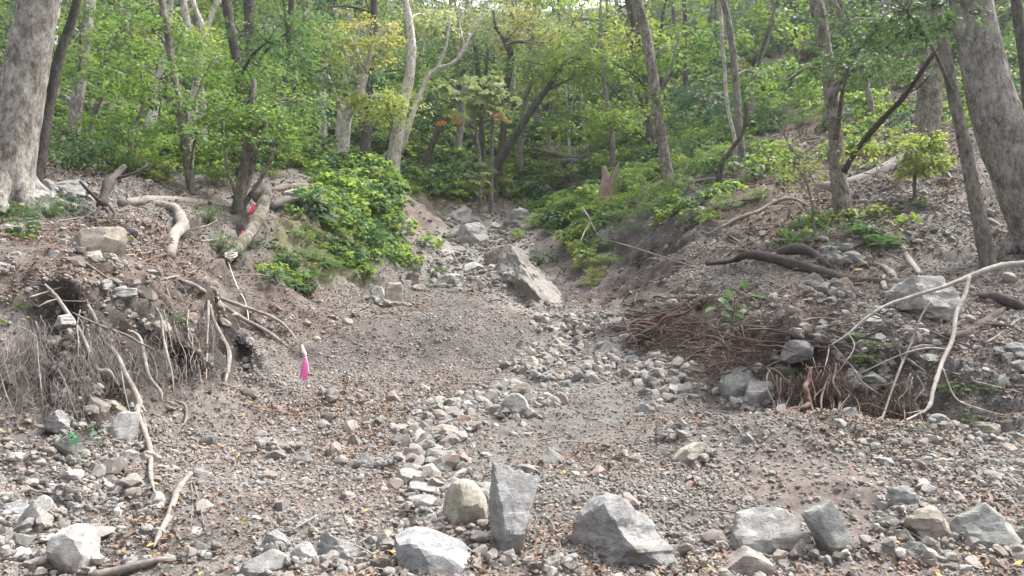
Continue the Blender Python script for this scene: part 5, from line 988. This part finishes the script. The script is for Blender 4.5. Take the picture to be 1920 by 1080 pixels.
# fine hanging roots: thousands of hairs
def strands(name, S, D, Ln, R, K, curl, cols, label, sag=0.):
    n = len(S); t = np.linspace(0, 1, K); pts_ = np.empty((n, K, 3)); d = D.copy(); p = S.copy(); pts_[:, 0] = p
    for k in range(1, K):
        d = d + RNG.normal(0, curl, (n, 3)) + np.array([0, 0, -sag]); d /= np.linalg.norm(d, axis=1, keepdims=True); p = p + d*(Ln/(K-1))[:, None]; pts_[:, k] = p
    a = np.array([0, 2.094, 4.189]); off = np.stack([np.cos(a), np.sin(a), 0*a], -1); hz = np.abs(D[:, 2]) < .6
    offs = np.where(hz[:, None, None], np.stack([0*a, np.cos(a), np.sin(a)], -1)[None], off[None])
    rad = R[:, None]*(1-.75*t)[None]; V = pts_[:, :, None] + offs[:, None]*rad[..., None, None]
    i = (np.arange(n)[:, None, None]*K + np.arange(K-1)[None, :, None])*3; j = np.arange(3); k2 = (j+1) % 3
    Q = np.stack([i+j, i+k2, i+3+k2, i+3+j], -1).reshape(-1, 4)
    mb = MB(); mb.add(V.reshape(-1, 3), Q, None, np.repeat(cols, K*3, 0)); tag(mb.build(name, MW), label, 'roots', kind='stuff')
def seeds(poly, n, off):
    xs = [p[0] for p in poly]; ys = [p[1] for p in poly]; o = []; pa = np.array(poly, float)
    while len(o) < n:
        x, y = random.uniform(min(xs), max(xs)), random.uniform(min(ys), max(ys))
        if inpoly(pa, np.array(x), np.array(y)): o.append((x, y))
    return np.array([P(p, off+random.uniform(0, .12)) for p in o])
c0 = seeds([(0,600),(60,590),(110,600),(170,600),(260,600),(330,590),(420,585),(440,650),(380,700),(250,720),(100,760),(0,720)], 26, .06)
S = c0[RNG.integers(0, len(c0), 1500)] + RNG.normal(0, .07, (1500, 3)); Dn = np.tile([.15, -.2, -1.], (1500, 1)) + RNG.normal(0, .3, (1500, 3)); Dn /= np.linalg.norm(Dn, axis=1, keepdims=True)
strands('hair_roots', S, Dn, RNG.uniform(.1, .55, 1500), RNG.uniform(.0008, .003, 1500), 8, .42, np.array((.25, .225, .21))*RNG.uniform(.4, 1.4, (1500, 1)), 'fine hair roots hanging from the left bank', .12)
c1 = seeds([(1195,600),(1250,565),(1330,540),(1400,580),(1440,640),(1420,690),(1330,690),(1230,660),(1195,640)], 60, .06)
c1[:, 1] -= RNG.random(60)*.3
S = c1[RNG.integers(0, len(c1), 800)] + RNG.normal(0, .09, (800, 3)); Dn = RNG.normal(0, 1, (800, 3))*np.array([1, .5, .6]) + np.array([-.4, -.3, -.4]); Dn /= np.linalg.norm(Dn, axis=1, keepdims=True)
strands('tangled_roots', S, Dn, RNG.uniform(.12, .7, 800), RNG.uniform(.0012, .005, 800), 10, .5, np.array((.15, .108, .09))*RNG.uniform(.4, 1.6, (800, 1)), 'tangle of fine brown roots on the right bank', .1)
c2 = seeds([(1440,690),(1560,680),(1640,720),(1720,730),(1720,770),(1600,770),(1480,740)], 60, .05)
S = c2[RNG.integers(0, len(c2), 900)] + RNG.normal(0, .06, (900, 3)); Dn = np.tile([0., -.25, -1.], (900, 1)) + RNG.normal(0, .35, (900, 3)); Dn /= np.linalg.norm(Dn, axis=1, keepdims=True)
strands('hair_roots', S, Dn, RNG.uniform(.1, .45, 900), RNG.uniform(.0012, .0045, 900), 8, .5, np.array((.15, .112, .095))*RNG.uniform(.5, 1.5, (900, 1)), 'fine brown roots hanging in the hollow of the right bank', .1)
c3 = seeds([(775,345),(830,385),(870,375),(1000,378),(1040,388),(960,392),(880,385),(790,370)], 30, .1)
S = c3[RNG.integers(0, len(c3), 300)] + RNG.normal(0, .12, (300, 3)); Dn = np.tile([0., -.3, -1.], (300, 1)) + RNG.normal(0, .35, (300, 3)); Dn /= np.linalg.norm(Dn, axis=1, keepdims=True)
strands('hair_roots', S, Dn, RNG.uniform(.3, 1.0, 300), RNG.uniform(.005, .012, 300), 7, .25, np.array((.2, .13, .1))*RNG.uniform(.6, 1.5, (300, 1)), 'reddish roots hanging under the turf at the gully head', .1)
c4 = seeds([(1020,330),(1090,335),(1095,365),(1030,365)], 10, .1)
S = c4[RNG.integers(0, len(c4), 350)] + RNG.normal(0, .15, (350, 3)); Dn = RNG.normal(0, 1, (350, 3)) + np.array([0, 0, .4]); Dn /= np.linalg.norm(Dn, axis=1, keepdims=True)
strands('dead_brush', S, Dn, RNG.uniform(.4, 1.1, 350), RNG.uniform(.004, .01, 350), 6, .2, np.array((.22, .165, .145))*RNG.uniform(.6, 1.3, (350, 1)), 'ball of dead reddish brush at the gully head', .05)

# fallen leaves and twigs, uncountable
def mat_litter():
    m = M('fallen_leaf', .8, .2)
    c = m.ramp(m.objrnd(), (0, (.12, .075, .05)), (.2, (.2, .12, .08)), (.4, (.22, .15, .115)), (.55, (.2, .115, .09)), (.7, (.28, .205, .155)), (.86, (.15, .1, .075)), (.95, (.24, .15, .085)), (.975, (.42, .3, .09)), (1, (.55, .42, .1)))
    m.color(c); return m.m
MLI = mat_litter(); LF = []
for k in range(6):
    c = RNG.uniform(-.25, .3); V = np.array([[-1, 0, 0], [-.3, .45, .1+c*.4], [.4, .4, .08+c*.5], [1, 0, c*.6], [.4, -.4, .1], [-.3, -.45, .14], [.05, 0, -.05]])
    me = npmesh('fallen_leaf', V, [np.array([[0, 6, 2, 1], [0, 5, 4, 6]]), np.array([[6, 3, 2], [6, 4, 3]])]); LF.append(me)
LC = proto('fallen_leaf_kinds', LF, MLI)
def litter(name, n, y0, y1, power, table, base, s0, s1, label):
    x, y = groundpts(n, y0, y1, power); cl = fbm(np.stack([x, y, 0*x], -1)*1.7, 4, 91)
    keep = RNG.random(n) < wgt(x, y, table, base)*np.clip(.6+cl*2, .05, 1.3); x, y = x[keep], y[keep]; n = len(x)
    s = s0+(s1-s0)*RNG.random(n)**1.5; o = scatter(name, SURF(x, y)+np.stack([0*x, 0*x, .01+.02*RNG.random(n)], -1), np.stack([RNG.normal(0, .45, n), RNG.normal(0, .45, n), RNG.random(n)*6.28], -1), s, RNG.integers(0, 6, n), LC); tag(o, label, 'leaf litter')
litter('leaf_litter', 260000, 3.6, 16, 1.0, {'litter_left': 1, 'litter_right': 1, 'litter_mid': .8, 'soil_pit': .03, 'soil_mound': .05, 'channel': .12, 'rootface_left': .3, 'rootface_right': .5, 'soil_hollow': .05, 'soil_hollow2': .1, 'slope_right': .7},   .38, .009, .026, 'brown and reddish fallen leaves on the banks and gravel')
litter('leaf_litter', 30000, 10, 40, 1.0, {'slope_right': 1, 'upchannel': .02, 'soil_mound': .0, 'soil_scarp': .05}, .4, .03, .07, 'fallen leaves on the wooded slopes')
TW = []
for k in range(5):
    mb = MB(); r = np.random.default_rng(k); tube(mb, [(-.5, 0, 0), (-.15, r.normal(0, .05), .03), (.2, r.normal(0, .07), .02), (.5, r.normal(0, .08), 0)], [.018, .016, .013, .006], 5, 3, .1, k, np.array(WC['pale'])*r.uniform(.6, 1.1))
    me = npmesh('dry_twig', np.concatenate(mb.V), [np.concatenate(mb.Q)], np.concatenate(mb.C)); TW.append(me)
TC_ = proto('twig_kinds', TW, MW)
x, y = groundpts(11000, 3.8, 26, 1.0); k_ = RNG.random(11000) < wgt(x, y, {'litter_left': .9, 'litter_right': .9, 'rootface_right': .9, 'rootface_left': .5, 'slope_right': .9, 'soil_pit': .02, 'channel': .08, 'soil_mound': .05, 'upchannel': .05}, .2); x, y = x[k_], y[k_]; n = len(x)
tag(scatter('twigs', SURF(x, y)+[0, 0, .02], np.stack([RNG.normal(0, .2, n), RNG.normal(0, .25, n), RNG.random(n)*6.28], -1), RNG.uniform(.1, .5, n)**1.3*np.clip(y/9, .8, 2), RNG.integers(0, 5, n), TC_), 'small dry twigs strewn over the banks', 'twigs')
